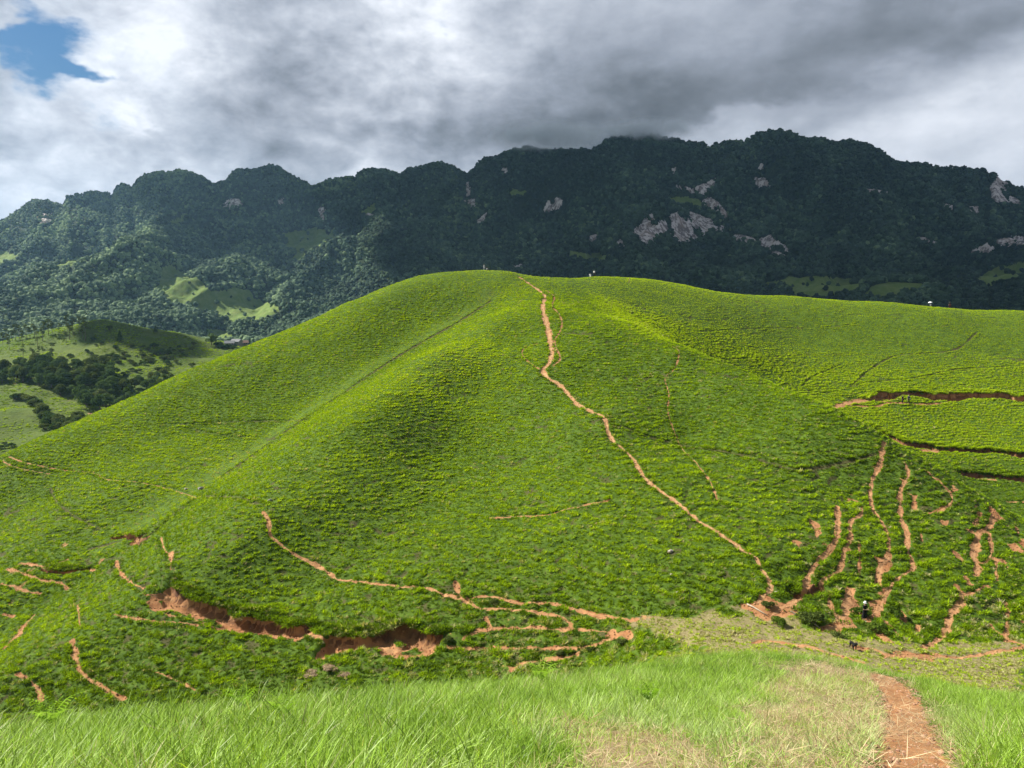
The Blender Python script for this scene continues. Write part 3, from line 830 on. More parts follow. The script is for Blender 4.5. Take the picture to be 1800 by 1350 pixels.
ridge = np.exp(-((np.interp(y, RIDG[:, 1], RIDG[:, 0]) - x) / 8) ** 2) * (y > 80)
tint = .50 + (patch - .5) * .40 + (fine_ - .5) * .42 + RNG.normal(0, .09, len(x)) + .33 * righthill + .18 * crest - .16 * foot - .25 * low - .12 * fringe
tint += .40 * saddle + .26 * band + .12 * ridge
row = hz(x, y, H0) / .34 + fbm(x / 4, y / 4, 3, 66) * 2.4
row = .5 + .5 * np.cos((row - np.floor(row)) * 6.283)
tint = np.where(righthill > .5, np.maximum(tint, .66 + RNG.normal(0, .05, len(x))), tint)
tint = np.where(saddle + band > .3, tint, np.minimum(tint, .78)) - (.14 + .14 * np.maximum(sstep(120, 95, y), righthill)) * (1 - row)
ux, uy = project(np.stack([x, y, z], 1)); mess = fbm(x / 5, y / 5, 3, 67)
dryz = .05 + .30 * np.maximum(sstep(1500, 1640, ux) * sstep(985, 1060, uy), .8 * sstep(1060, 1110, uy) * sstep(500, 700, ux)) * sstep(.35, .6, mess) + .25 * saddle
tint -= .10 * sstep(2, 14, x - np.interp(y, [60, 100, 150, 185], [24, 12, 6, 4])) * (1 - righthill) * sstep(78, 92, y) * (1 - saddle)   # right flank's shade put into the turf as a darker tint
drytuft = RNG.uniform(0, 1, len(x)) < dryz
tint = np.where(drytuft, RNG.uniform(.90, 1.0, len(x)), tint)
s_ = (.62 + .56 * row) * (.40 + .34 * RNG.uniform(0, 1, len(x)) ** 1.5) * (.72 + .6 * fine_) * (1 + .25 * foot) * (1 - .45 * band)
s_ *= (1 + .15 * righthill) * np.where(dz_ > .2, .8, 1) * (1 - .45 * crest) * (1 - .40 * saddle) * (1 - .52 * low) * (1 + .45 * fringe)
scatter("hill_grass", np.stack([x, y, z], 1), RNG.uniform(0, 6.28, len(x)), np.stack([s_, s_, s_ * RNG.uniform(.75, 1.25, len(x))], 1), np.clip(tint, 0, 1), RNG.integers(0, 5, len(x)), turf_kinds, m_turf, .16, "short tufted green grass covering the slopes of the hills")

# crumbled earth on the banks and trails
m_rub, n = newmat("crumbled_earth")
finish(n, princ(n, n.mix(n.attr('tint', 'INSTANCER'), (.20, .085, .045), (.42, .24, .12)), .95, .1))
rx_, ry_ = slope_pts(420000, 46, 170)
dd_ = hz(rx_, ry_, DIRT); fc_ = hz(rx_, ry_, FACE); m_ = (dd_ > .55) & (RNG.uniform(0, 1, len(rx_)) < .75)
rx_, ry_, fc_ = rx_[m_], ry_[m_], fc_[m_]
def clod(name, seed):
    g = np.random.default_rng(seed); bm = bmesh.new(); bmesh.ops.create_icosphere(bm, subdivisions=2, radius=1)
    for v in bm.verts: v.co = Vector((v.co.x * (1 + g.normal(0, .14)), v.co.y * (1 + g.normal(0, .14)), v.co.z * .6 * (1 + g.normal(0, .14))))
    me = bpy.data.meshes.new(name); bm.to_mesh(me); bm.free(); return me
s_r = .02 + .085 * RNG.uniform(0, 1, len(rx_)) ** 3 + .10 * fc_ * RNG.uniform(0, 1, len(rx_)) ** 6
scatter("rubble", np.stack([rx_, ry_, hz(rx_, ry_) + .03], 1), RNG.uniform(0, 6.28, len(rx_)), s_r, np.clip(RNG.uniform(0, 1, len(rx_)) - .3 * fc_, 0, 1), RNG.integers(0, 2, len(rx_)), [clod(f"rubble_{i}", 850 + i) for i in range(2)], m_rub, .3, "crumbled red earth on the banks and worn trails")

# ------------------------------------------------------------------ long grass on the near slope
m_long = leafmat("long_grass_leaf", [(.10, .18, .025), (.18, .31, .028), (.28, .43, .05), (.36, .47, .17), (.42, .38, .19)], .42, blade=True, gloss=.012)
long_kinds = [blades_mesh(f"grass_clump_{i}", 20, .13, .13, .37, .005, .010, 2, 50, 200 + i, .75, 3) for i in range(5)]
short_kinds = [blades_mesh(f"short_clump_{i}", 22, .13, .10, .26, .006, .012, 15, 75, 230 + i, .6, 2) for i in range(3)]
wide_kinds = [blades_mesh(f"coarse_clump_{i}", 26, .14, .25, .55, .006, .012, 5, 55, 260 + i, .9, 4) for i in range(2)]
X_, Y_ = [], []
for n_, a, b in ((22000, 1.2, 9), (36000, 9, 18), (30000, 18, 46)):
    x, y = slope_pts(n_, a, b, .80); X_.append(x); Y_.append(y)
x = np.concatenate(X_); y = np.concatenate(Y_)
dryv = hz(x, y, DRY) + (fbm(x / .35, y / .35, 2, 71) - .5) * .5
pth = hz(x, y, NEARPATH)
dryv = np.maximum(dryv, sstep(.04, .38, pth) * .75)
pat = fbm(x / 1.6, y / 1.6, 3, 72); pat2 = fbm(x / 5, y / 5, 2, 73)
keep = (pth < .40 + .2 * (pat - .5)) & (RNG.uniform(0, 1, len(x)) > np.clip(dryv, 0, 1) * .85)
x, y, dryv, pat, pat2, pth = x[keep], y[keep], dryv[keep], pat[keep], pat2[keep], pth[keep]
z = hz(x, y)
# trodden side: nearer the path and the bare patches the grass is short and bleached
qx, qy = project(np.stack([x, y, z], 1))
trod = np.clip(sstep(650, 1150, qx + (pat - .5) * 500) * sstep(1190, 1290, qy) * (1 - .75 * sstep(1640, 1760, qx)) + np.clip(dryv, 0, 1) * .5, 0, 1)
tint = .36 + (pat - .5) * .45 + RNG.normal(0, .11, len(x)) + .26 * trod + (pat2 - .5) * .2
strawy = RNG.uniform(0, 1, len(x)) < .04 + .40 * np.clip(dryv, 0, 1)
tint = np.where(strawy, RNG.uniform(.85, 1, len(x)), np.clip(tint, 0, .8))
shortm = (RNG.uniform(0, 1, len(x)) < np.clip(trod * .75 + np.clip(dryv, 0, 1) * .6, 0, .95))
pick = np.where(shortm, RNG.integers(5, 8, len(x)), np.where(RNG.uniform(0, 1, len(x)) < .10, RNG.integers(8, 10, len(x)), RNG.integers(0, 5, len(x))))
s_ = (.65 + .5 * RNG.uniform(0, 1, len(x))) * (.75 + .5 * pat) * (1 - .25 * trod) * np.interp(y, [10, 18, 28, 40], [1, .95, .62, .5])
scatter("long_grass", np.stack([x, y, z], 1), RNG.uniform(0, 6.28, len(x)), s_, tint, pick, long_kinds + short_kinds + wide_kinds, m_long, .13, "long bright green grass in the foreground slope")

# ------------------------------------------------------------------ valley floor and the grassy mid-distance hill on the left
VC = [P(*c) for c in [(180, 562, 430), (120, 576, 425), (60, 586, 420), (0, 603, 412), (240, 570, 436), (300, 580, 440), (370, 594, 452), (430, 607, 470), (-80, 620, 400), (100, 622, 388), (180, 612, 392), (250, 640, 382), (350, 640, 392), (0, 642, 368), (300, 612, 412),
                          (0, 662, 346), (60, 668, 340), (130, 690, 328), (200, 716, 316), (270, 700, 330), (0, 682, 326), (60, 695, 314), (140, 718, 304), (0, 740, 285), (100, 748, 285), (0, 785, 265), (60, 770, 272), (-80, 700, 305), (150, 760, 275), (-80, 790, 255)]]
VC += [tuple(P(px, 640, 520)) for px in (0, 100, 200, 300, 400)]
VC = [tuple(v) for v in VC] + [(-500, 500, -45), (-500, 300, -50), (-300, 230, -55), (-120, 250, -58), (-60, 330, -56), (0, 400, -52), (100, 300, -55), (100, 600, -45), (-100, 640, -42), (-300, 640, -42), (300, 500, -48), (300, 250, -55), (600, 400, -48), (600, 700, -42), (0, 200, -62), (-300, 560, -40), (-420, 420, -30)]
_vev = tps_fit(np.array(VC))
vx = np.arange(-520, 700, 3.2); vy = np.arange(205, 760, 3.2)
VX, VY = np.meshgrid(vx, vy)
VZ = _vev(VX, VY)
VZ += (fbm(VX / 40, VY / 40, 3, 81) - .5) * 6 + (fbm(VX / 9, VY / 9, 3, 82) - .5) * 1.6


def vz(x, y):
    u = np.clip((np.asarray(x, float) - vx[0]) / 3.2, 0, len(vx) - 1.001); v = np.clip((np.asarray(y, float) - vy[0]) / 3.2, 0, len(vy) - 1.001)
    i = u.astype(int); j = v.astype(int); fx = u - i; fy = v - j
    return (VZ[j, i] * (1 - fx) + VZ[j, i + 1] * fx) * (1 - fy) + (VZ[j + 1, i] * (1 - fx) + VZ[j + 1, i + 1] * fx) * fy


def vcast(px, py):
    d = raydir(px, py); d = d / d[1]
    ys = np.arange(210, 755, 1.0)
    hit = np.nonzero(d[2] * ys < vz(d[0] * ys, ys))[0]
    y = ys[hit[0]] if len(hit) else 700.
    return Vector((d[0] * y, y, float(vz(d[0] * y, y))))


m_valley, n = newmat("valley_grass")
geo = n.n('ShaderNodeNewGeometry'); pos = geo.outputs['Position']
a = n.noise(pos, .018, 6, .6); b = n.noise(pos, .16, 6, .68); c3 = n.noise(pos, .9, 4, .65)
g = n.mix(n.ss(a, .35, .65), (.065, .110, .014), (.105, .14, .028))
g = n.mix(n.ss(b, .44, .72, 0, .75), g, (.045, .062, .020))
g = n.mix(n.ss(c3, .55, .8, 0, .5), g, (.17, .175, .07))
soilm = n.ss(n.m('ADD', n.attr('soil'), n.m('MULTIPLY', n.m('SUBTRACT', b, .5), .9)), .5, .65)
g = n.mix(soilm, g, (.36, .20, .11))
finish(n, princ(n, g, .95, .1, bump(n, n.noise(pos, .7, 6, .7), .9, .8)))
vm = mesh_np("valley", np.stack([VX, VY, VZ], -1).reshape(-1, 3), gridfaces(len(vy), len(vx)))
qx, qy = project(np.stack([VX, VY, VZ], -1))
soil_v = np.zeros(VX.shape)
for poly in ([(105, 700), (118, 702), (140, 712), (172, 727), (162, 731), (140, 720), (118, 709)], [(10, 672), (30, 672), (28, 676), (12, 676)], [(158, 648), (172, 645), (188, 650), (180, 655), (160, 653)], [(70, 638), (86, 636), (84, 642), (72, 643)]):
    soil_v = np.maximum(soil_v, inpoly(qx, qy, poly) * .62)
vattr(vm, 'soil', soil_v.ravel())
tag(link("valley", vm, m_valley), kind='structure')
gx_v, gy_v = RNG.uniform(-330, 30, 52000), RNG.uniform(235, 500, 52000)
qx, qy = project(np.stack([gx_v, gy_v, vz(gx_v, gy_v)], 1)); m_ = (qx > -90) & (qx < 480) & (fbm(gx_v / 14, gy_v / 14, 3, 84) > .36)
gx_v, gy_v = gx_v[m_], gy_v[m_]; den = fbm(gx_v / 30, gy_v / 30, 3, 85); f2 = fbm(gx_v / 8, gy_v / 8, 2, 86)
s_ = RNG.uniform(.9, 2.0, len(gx_v)) * (.5 + f2)
scatter("valley_grass", np.stack([gx_v, gy_v, vz(gx_v, gy_v)], 1), RNG.uniform(0, 6.28, len(gx_v)), np.stack([s_, s_, s_ * .6], 1), np.clip(.36 + (den - .5) * .6 + (f2 - .5) * .5 + RNG.normal(0, .1, len(gx_v)), 0, .7), RNG.integers(0, 5, len(gx_v)), turf_kinds, m_turf, .15, "rough tussocky grass over the left hill and meadow")
# the land that runs on to the horizon
m_far, n = newmat("far_land")
finish(n, princ(n, (.06, .09, .035), .95, .1))
fl = mesh_np("ground", np.array([[-9000, 150, -75], [9000, 150, -75], [9000, 9000, -75], [-9000, 9000, -75.]]), np.array([[0, 1, 2, 3]]))
tag(link("ground", fl, m_far), kind='structure')

# ------------------------------------------------------------------ the mountain range
CREST = [(-700, 470), (-400, 450), (-200, 420), (-60, 400), (0, 388), (25, 375), (45, 360), (60, 352), (82, 350), (95, 357), (114, 361), (118, 346), (140, 340), (165, 338), (188, 337), (196, 346), (205, 328), (218, 321), (232, 330), (240, 318), (252, 308), (280, 302), (305, 301), (310, 299), (330, 300), (345, 306), (365, 318), (373, 325), (388, 322), (400, 321), (410, 306), (420, 300), (445, 299), (460, 295), (475, 288), (488, 290), (500, 300), (520, 311), (535, 318), (550, 327), (562, 325), (580, 318), (600, 316), (615, 314), (624, 319), (630, 305), (640, 298), (660, 295), (680, 298), (697, 303), (705, 305), (720, 297), (738, 290), (755, 287), (775, 286), (795, 290), (810, 300), (826, 303), (835, 290), (850, 277), (870, 271), (890, 267), (905, 262), (920, 257), (950, 260), (990, 262), (1040, 262), (1055, 255), (1065, 245), (1080, 240), (1110, 237), (1140, 236), (1165, 240), (1190, 243), (1200, 246), (1230, 248), (1245, 254), (1260, 252), (1285, 249), (1310, 247), (1325, 240), (1335, 233), (1350, 229), (1370, 228), (1390, 232), (1405, 237), (1420, 242), (1450, 245), (1470, 250), (1480, 246), (1500, 247), (1520, 249), (1535, 257), (1550, 266), (1565, 276), (1580, 285), (1600, 284), (1620, 284), (1640, 290), (1670, 292), (1700, 293), (1730, 298), (1750, 302), (1757, 312), (1770, 320), (1785, 328), (1800, 331), (1900, 350), (2050, 340), (2250, 390), (2600, 430)]
CREST = np.array(CREST, float)
mcol = np.concatenate([np.arange(-700, -40, 12), np.arange(-40, 1840, 2.6), np.arange(1840, 2600, 12)])
crest_py = np.interp(mcol, CREST[:, 0], CREST[:, 1]) + 4.5 + (fbm(mcol / 8, mcol * 0, 3, 90) - .5) * 5
yb = np.interp(mcol, [-700, 0, 450, 900, 1300, 1800, 2600], [700, 690, 700, 760, 720, 660, 640])      # distance of the foot
yc = np.interp(mcol, [-700, 0, 300, 700, 830, 1000, 1400, 1800, 2600], [1700, 1620, 1600, 1560, 1480, 1400, 1330, 1300, 1250]) + (fbm(mcol / 90, mcol * 0, 3, 91) - .5) * 160
pb = np.interp(mcol, [-700, 0, 450, 900, 1300, 1800, 2600], [604, 604, 606, 590, 575, 578, 580])
Pb = P(mcol, pb, yb); Pc = P(mcol, crest_py, yc)
NS = 330
ss_ = np.concatenate([np.linspace(0, 1, NS), 1 + np.linspace(.01, .45, 40)])
sv = np.minimum(ss_, 1)[:, None]; over = np.maximum(ss_ - 1, 0)[:, None]
MXm = Pb[:, 0] + (Pc[:, 0] - Pb[:, 0]) * ss_[:, None]
MYm = Pb[:, 1] + (Pc[:, 1] - Pb[:, 1]) * ss_[:, None]
rock_ = sstep(560, 760, mcol)[None]
prof = (1 - .38 * (1 - rock_) - .30 * rock_) * sv ** 1.25 + (.38 * (1 - rock_) + .30 * rock_) * sstep(.62, 1.0, sv)
MZm = Pb[:, 2] + (Pc[:, 2] - Pb[:, 2]) * prof - over ** 1.3 * 420
# spurs and gullies running down the face, knolls, ledges
wx = MXm + (fbm(MXm / 300, MYm / 300, 3, 95) - .5) * 220
spur = 1 - np.abs(2 * fbm(wx / 190, MYm / 620, 3, 92) - 1) * 2.2
spur2 = 1 - np.abs(2 * fbm(wx / 75 + 9, MYm / 260, 3, 93) - 1) * 2
amp = np.clip(np.sin(np.pi * np.clip(sv, 0, 1)), 0, 1) ** .8 * (1 - over * 1.0)
MZm += amp * ((spur - .4) * 52 + (spur2 - .4) * 20 + (fbm(MXm / 45, MYm / 45, 4, 94) - .5) * 26)
ledge = fbm(MXm / 130, MYm / 130, 2, 97) * 60 + MZm
MZm += amp * sstep(.42, .62, fbm(MXm / 220, MYm / 220, 2, 98)) * (np.sin(ledge / 62 * 6.28) * 5.5)
# the grassy foothills on the right, and the long spur on the left that carries the clearing
for (px, py, y_, rx, ry, h_) in [(1440, 500, 735, 62, 60, 22), (1590, 503, 720, 45, 50, 20), (1770, 495, 720, 80, 60, 24), (1300, 520, 760, 60, 50, 10), (300, 380, 1240, 60, 210, 46), (205, 470, 1010, 45, 150, 26), (600, 400, 1180, 50, 170, 38), (720, 430, 1080, 60, 150, 30)]:
    c_ = P(px, py, y_)
    MZm += h_ * np.exp(-((MXm - c_[0]) / rx) ** 2 - ((MYm - c_[1]) / ry) ** 2)
mpx, mpy = project(np.stack([MXm, MYm, MZm], -1))
jx = (fbm(MXm / 22, MYm / 22, 3, 101) - .5) * 26; jy = (fbm(MXm / 22 + 50, MYm / 22, 3, 102) - .5) * 22
GRASSP = [[(280, 478), (296, 464), (322, 474), (348, 494), (366, 508), (400, 512), (412, 506), (436, 508), (452, 524), (488, 540), (480, 562), (440, 570), (400, 566), (376, 552), (346, 552), (316, 538), (286, 526), (274, 500)], [(362, 578), (400, 583), (425, 600), (400, 610), (368, 597)], [(505, 464), (520, 440), (545, 415), (600, 403), (575, 430), (540, 452)], [(495, 408), (565, 400), (580, 410), (530, 445), (505, 445)], [(-10, 440), (32, 448), (22, 462), (-10, 466)], [(95, 470), (150, 448), (142, 464), (105, 480)], [(1330, 500), (1380, 490), (1430, 485), (1500, 490), (1525, 500), (1500, 517), (1450, 522), (1380, 514)], [(1510, 522), (1540, 500), (1580, 490), (1632, 500), (1620, 512), (1560, 524)], [(1700, 500), (1730, 478), (1805, 458), (1805, 492), (1750, 505)], [(1000, 440), (1080, 452), (1060, 462), (1010, 455)], [(900, 330), (930, 335), (925, 342), (900, 340)], [(1180, 350), (1230, 345), (1240, 360), (1190, 365)], [(0, 400), (20, 398), (18, 408), (0, 412)], [(630, 370), (660, 360), (668, 366), (640, 378)], [(300, 392), (330, 374), (338, 380), (312, 398)]]
ROCKP = [[(1108, 408), (1125, 390), (1145, 376), (1160, 393), (1180, 376), (1200, 368), (1225, 376), (1250, 388), (1274, 400), (1262, 409), (1235, 413), (1215, 426), (1195, 430), (1175, 416), (1155, 416), (1145, 430), (1120, 427)], [(1333, 418), (1350, 413), (1375, 429), (1390, 440), (1375, 452), (1350, 443), (1333, 435)], [(1273, 408), (1290, 412), (1320, 416), (1333, 428), (1315, 428), (1280, 420)], [(956, 370), (966, 351), (978, 347), (992, 356), (985, 366), (965, 374)],
         [(1185, 324), (1215, 331), (1240, 323), (1258, 310), (1254, 326), (1240, 340), (1215, 338), (1188, 331)], [(1235, 349), (1250, 346), (1265, 358), (1282, 376), (1276, 388), (1258, 378), (1239, 363)], [(1323, 311), (1345, 312), (1354, 327), (1328, 329)], [(1330, 287), (1341, 285), (1339, 297), (1329, 297)], [(1523, 331), (1562, 337), (1559, 344), (1527, 341)], [(1738, 330), (1750, 308), (1770, 324), (1767, 340), (1792, 352), (1797, 362), (1770, 361), (1743, 351)], [(1694, 364), (1718, 361), (1723, 375), (1704, 375)], [(1655, 357), (1673, 361), (1671, 368), (1656, 364)], [(1700, 448), (1740, 424), (1785, 414), (1805, 418), (1805, 432), (1760, 436), (1720, 449)],
         [(391, 363), (400, 351), (423, 349), (428, 362), (410, 369), (394, 369)], [(561, 364), (571, 363), (571, 391), (562, 389)], [(817, 353), (832, 349), (837, 359), (823, 365)], [(837, 386), (853, 377), (851, 391), (839, 397)], [(69, 380), (95, 374), (99, 391), (74, 393)], [(817, 325), (825, 319), (824, 346), (817, 346)], [(1083, 425), (1095, 418), (1100, 432), (1087, 434)], [(900, 468), (915, 462), (922, 470), (905, 476)], [(1615, 415), (1648, 425), (1645, 432), (1618, 422)], [(880, 296), (890, 294), (890, 306), (882, 306)], [(1180, 296), (1188, 294), (1187, 307), (1180, 307)], [(489, 352), (500, 350), (501, 362), (490, 362)], [(640, 372), (665, 378), (662, 386), (645, 382)], [(1030, 418), (1050, 410), (1048, 424), (1034, 426)]]
grass_m = np.zeros(MXm.shape); rock_m = np.zeros(MXm.shape)
for pl in GRASSP: grass_m = np.maximum(grass_m, inpoly(mpx + jx, mpy + jy * .7, pl))
for pl in ROCKP: rock_m = np.maximum(rock_m, inpoly(mpx + jx * .35, mpy + jy * .35, pl))
rock_m *= (fbm(MXm / 7, MZm / 16, 3, 111) > .33)
# cliffs stand out as fluted faces
MYm2 = MYm - rock_m * (1 + 7 * fbm(MXm / 9, MZm / 40, 3, 112))
m_mtn, n = newmat("mountain_side")
geo = n.n('ShaderNodeNewGeometry'); pos = geo.outputs['Position']
ga = n.attr('meadow'); ra = n.attr('rock')
a = n.noise(pos, .012, 6, .6); b = n.noise(pos, .12, 6, .7)
under = n.mix(n.ss(b, .35, .7), (.012, .022, .010), (.035, .055, .020))
mead = n.mix(n.ss(b, .38, .7), (.10, .155, .030), (.165, .205, .06))
st = n.n('ShaderNodeMapping'); n.link(pos, st.inputs[0]); st.inputs['Scale'].default_value = (1, 1, .22)
r1 = n.noise(st.outputs[0], .16, 7, .68); r2 = n.noise(st.outputs[0], .045, 4, .6)
rockc = n.mix(n.ss(r1, .44, .56), (.17, .14, .13), (.60, .54, .51))
rockc = n.mix(n.ss(r2, .5, .7, 0, .6), rockc, (.30, .22, .17))
col_ = n.mix(n.ss(ga, .4, .6), under, mead)
col_ = n.mix(n.ss(ra, .35, .6), col_, rockc)
finish(n, princ(n, col_, .95, .1, bump(n, r1, .8, 3.0)))
mm = mesh_np("mountain", np.stack([MXm, MYm2, MZm], -1).reshape(-1, 3), gridfaces(len(ss_), len(mcol)))
vattr(mm, 'meadow', grass_m.ravel()); vattr(mm, 'rock', rock_m.ravel())
tag(link("mountain", mm, m_mtn), kind='structure')


# ------------------------------------------------------------------ forest on the mountain: crowns counted in tens of thousands
def crown_mesh(name, seed, lumps=9, sub=3, tall=1.0):
    g = np.random.default_rng(seed)
    bm = bmesh.new(); bmesh.ops.create_icosphere(bm, subdivisions=sub, radius=1)
    c = g.normal(0, 1, (lumps, 3)); c /= np.linalg.norm(c, axis=1, keepdims=True); c[:, 2] = np.abs(c[:, 2]) * .8 + .05
    r = g.uniform(.35, .65, lumps)
    ph = g.uniform(0, 6.28, (6, 1)); kv = g.normal(0, 5, (6, 3))
    for v in bm.verts:
        d = np.array(v.co); k = .62
        k += max(0, np.max((d @ (c / np.linalg.norm(c, axis=1, keepdims=True)).T - (1 - r * .35)) / (r * .35))) * .38
        k += .08 * np.sin((kv @ d)[:, None] + ph).sum() / 2 + g.normal(0, .05)
        v.co = Vector(d * k)
        v.co.z = v.co.z * .95 * tall + .35
    me = bpy.data.meshes.new(name); bm.to_mesh(me); bm.free()
    return me


m_forest, n = newmat("forest_crown")
t = n.attr('tint', 'INSTANCER')
geo = n.n('ShaderNodeNewGeometry'); pos = geo.outputs['Position']
q = n.m('ADD', t, n.m('MULTIPLY', n.m('SUBTRACT', n.noise(pos, .55, 4, .7), .5), .9))
rp = n.n('ShaderNodeValToRGB'); n.link(q, rp.inputs[0])
els = rp.color_ramp.elements
els[0].color = (.010, .022, .010, 1); els[1].color = (.24, .33, .15, 1); e_ = els.new(.5); e_.color = (.060, .106, .055, 1)
bmp = bump(n, n.noise(pos, 1.1, 4, .7), 1.0, 1.2)
finish(n, princ(n, rp.outputs[0], .9, .15, bmp))
nf = 210000
ci_ = RNG.uniform(0, len(mcol) - 1.001, nf); wcol = np.interp(np.arange(len(mcol)), np.arange(len(mcol)), np.gradient(Pc[:, 0]))
cum = np.cumsum(wcol); ci_ = np.interp(RNG.uniform(0, cum[-1], nf), cum, np.arange(len(mcol)))
inr = (np.interp(ci_, np.arange(len(mcol)), mcol) > -260) & (np.interp(ci_, np.arange(len(mcol)), mcol) < 2060)
ci_ = ci_[inr]; nf = len(ci_)
si = RNG.uniform(0, 1, nf) * (NS + 6)


def mget(A, s, c):
    i = np.clip(s, 0, A.shape[0] - 1.001); j = np.clip(c, 0, A.shape[1] - 1.001); a = i.astype(int); b = j.astype(int); f = i - a; h = j - b
    return (A[a, b] * (1 - h) + A[a, b + 1] * h) * (1 - f) + (A[a + 1, b] * (1 - h) + A[a + 1, b + 1] * h) * f


fx_, fy_, fz_ = mget(MXm, si, ci_), mget(MYm2, si, ci_), mget(MZm, si, ci_)
ok = (mget(rock_m, si, ci_) < .3) & ((mget(grass_m, si, ci_) < .3) | (RNG.uniform(0, 1, nf) < .012))
fx_, fy_, fz_ = fx_[ok], fy_[ok], fz_[ok]
den = fbm(fx_ / 60, fy_ / 60, 3, 121)
fpx, fpy = project(np.stack([fx_, fy_, fz_], 1))
tint = np.clip(.33 + (den - .5) * .7 + RNG.normal(0, .15, len(fx_)) + .28 * sstep(640, 280, fpx) - .10 * sstep(760, 900, fpx), 0, 1)   # sunlit left and cloud-shaded right put into the crown colour
s_ = (2.1 + 2.5 * RNG.uniform(0, 1, len(fx_)) ** 2) * (.8 + .45 * den)
sc3 = np.stack([s_, s_, s_ * RNG.uniform(.8, 1.35, len(fx_))], 1)
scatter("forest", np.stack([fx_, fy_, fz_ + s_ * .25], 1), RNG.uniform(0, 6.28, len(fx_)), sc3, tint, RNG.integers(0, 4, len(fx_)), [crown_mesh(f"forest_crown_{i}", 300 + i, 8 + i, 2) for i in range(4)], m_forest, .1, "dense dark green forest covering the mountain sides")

# ------------------------------------------------------------------ litter on the trodden ground close by: clods and dry straw
def clod(name, seed):
    g = np.random.default_rng(seed); bm = bmesh.new(); bmesh.ops.create_icosphere(bm, subdivisions=2, radius=1)
    for v in bm.verts: v.co = Vector((v.co.x * (1 + g.normal(0, .14)), v.co.y * (1 + g.normal(0, .14)), v.co.z * .6 * (1 + g.normal(0, .14))))
    me = bpy.data.meshes.new(name); bm.to_mesh(me); bm.free(); return me


m_clod, n = newmat("clod_earth")
finish(n, princ(n, n.mix(n.attr('tint', 'INSTANCER'), (.16, .075, .045), (.42, .26, .17)), .95, .1))
k_ = RNG.integers(0, max(1, len(fp_line)), 2600); off = RNG.normal(0, .45, (2600, 2)); cx_, cy_ = fp_line[k_, 0] + off[:, 0], fp_line[k_, 1] + off[:, 1]
bx_, by_ = slope_pts(5000, 2, 20, .7); m_ = hz(bx_, by_, DRY) > .5
cx_, cy_ = np.concatenate([cx_, bx_[m_]]), np.concatenate([cy_, by_[m_]])
s_ = .006 + .028 * RNG.uniform(0, 1, len(cx_)) ** 4
scatter("gravel", np.stack([cx_, cy_, hz(cx_, cy_) + .012], 1), RNG.uniform(0, 6.28, len(cx_)), s_, RNG.uniform(0, 1, len(cx_)), RNG.integers(0, 2, len(cx_)), [clod(f"clod_{i}", 800 + i) for i in range(2)], m_clod, .2, "clods and grit on the trodden earth in the foreground")
m_straw = leafmat("straw", [(.20, .13, .07), (.34, .25, .14), (.50, .42, .26)], .15, blade=True)
straw_kinds = [blades_mesh(f"straw_{i}", 16, .22, .10, .30, .004, .008, 74, 93, 820 + i, .05, 2) for i in range(3)]
k_ = RNG.integers(0, max(1, len(fp_line)), 160); off = RNG.normal(0, .42, (160, 2)); sx_, sy_ = fp_line[k_, 0] + off[:, 0], fp_line[k_, 1] + off[:, 1]
bx_, by_ = slope_pts(16000, 2, 26, .7); m_ = hz(bx_, by_, DRY) > .25
sx_, sy_ = np.concatenate([sx_, bx_[m_]]), np.concatenate([sy_, by_[m_]])
scatter("dry_litter", np.stack([sx_, sy_, hz(sx_, sy_) + .045], 1), RNG.uniform(0, 6.28, len(sx_)), RNG.uniform(.6, 1.2, len(sx_)), RNG.uniform(0, 1, len(sx_)), RNG.integers(0, 3, len(sx_)), straw_kinds, m_straw, .12, "flattened dry straw on the trodden ground in the foreground")
# ------------------------------------------------------------------ trees, bushes and ferns (each one a thing)
def objleaf(name, cols, transl=.3):
    """foliage whose tone differs from plant to plant and from leaf to leaf"""
    m, n = newmat(name)
    oi = n.n('ShaderNodeObjectInfo'); lf = n.attr('leaf')
    t = n.m('ADD', n.m('MULTIPLY', oi.outputs['Random'], .45), n.m('MULTIPLY', lf, .55))
    r = n.n('ShaderNodeValToRGB'); n.link(t, r.inputs[0]); els = r.color_ramp.elements
    els[0].color = (*cols[0], 1); els[1].color = (*cols[2], 1); e_ = els.new(.5); e_.color = (*cols[1], 1)
    d = n.n('ShaderNodeBsdfDiffuse'); n.link(r.outputs[0], d.inputs[0]); tr = n.n('ShaderNodeBsdfTranslucent'); n.link(r.outputs[0], tr.inputs[0])
    mx = n.n('ShaderNodeMixShader'); mx.inputs[0].default_value = transl; n.link(d.outputs[0], mx.inputs[1]); n.link(tr.outputs[0], mx.inputs[2])
    finish(n, mx.outputs[0]); return m


m_lf_dark = objleaf("leaf_dark", [(.025, .052, .014), (.075, .125, .032), (.19, .26, .08)])
m_lf_olive = objleaf("leaf_olive", [(.040, .062, .014), (.10, .135, .030), (.22, .25, .08)])
m_lf_fresh = objleaf("leaf_fresh", [(.030, .055, .010), (.075, .125, .015), (.17, .25, .03)])
m_lf_dry = objleaf("leaf_dry", [(.16, .11, .06), (.28, .20, .12), (.42, .33, .22)], .1)
m_lf_fern = objleaf("leaf_fern", [(.12, .24, .02), (.20, .36, .02), (.30, .46, .05)], .45)
m_bark, n = newmat("bark")
geo = n.n('ShaderNodeNewGeometry')
finish(n, princ(n, n.mix(n.ss(n.noise(geo.outputs['Position'], 3., 5, .6), .35, .7), (.09, .07, .05), (.22, .185, .15)), .95, .1))


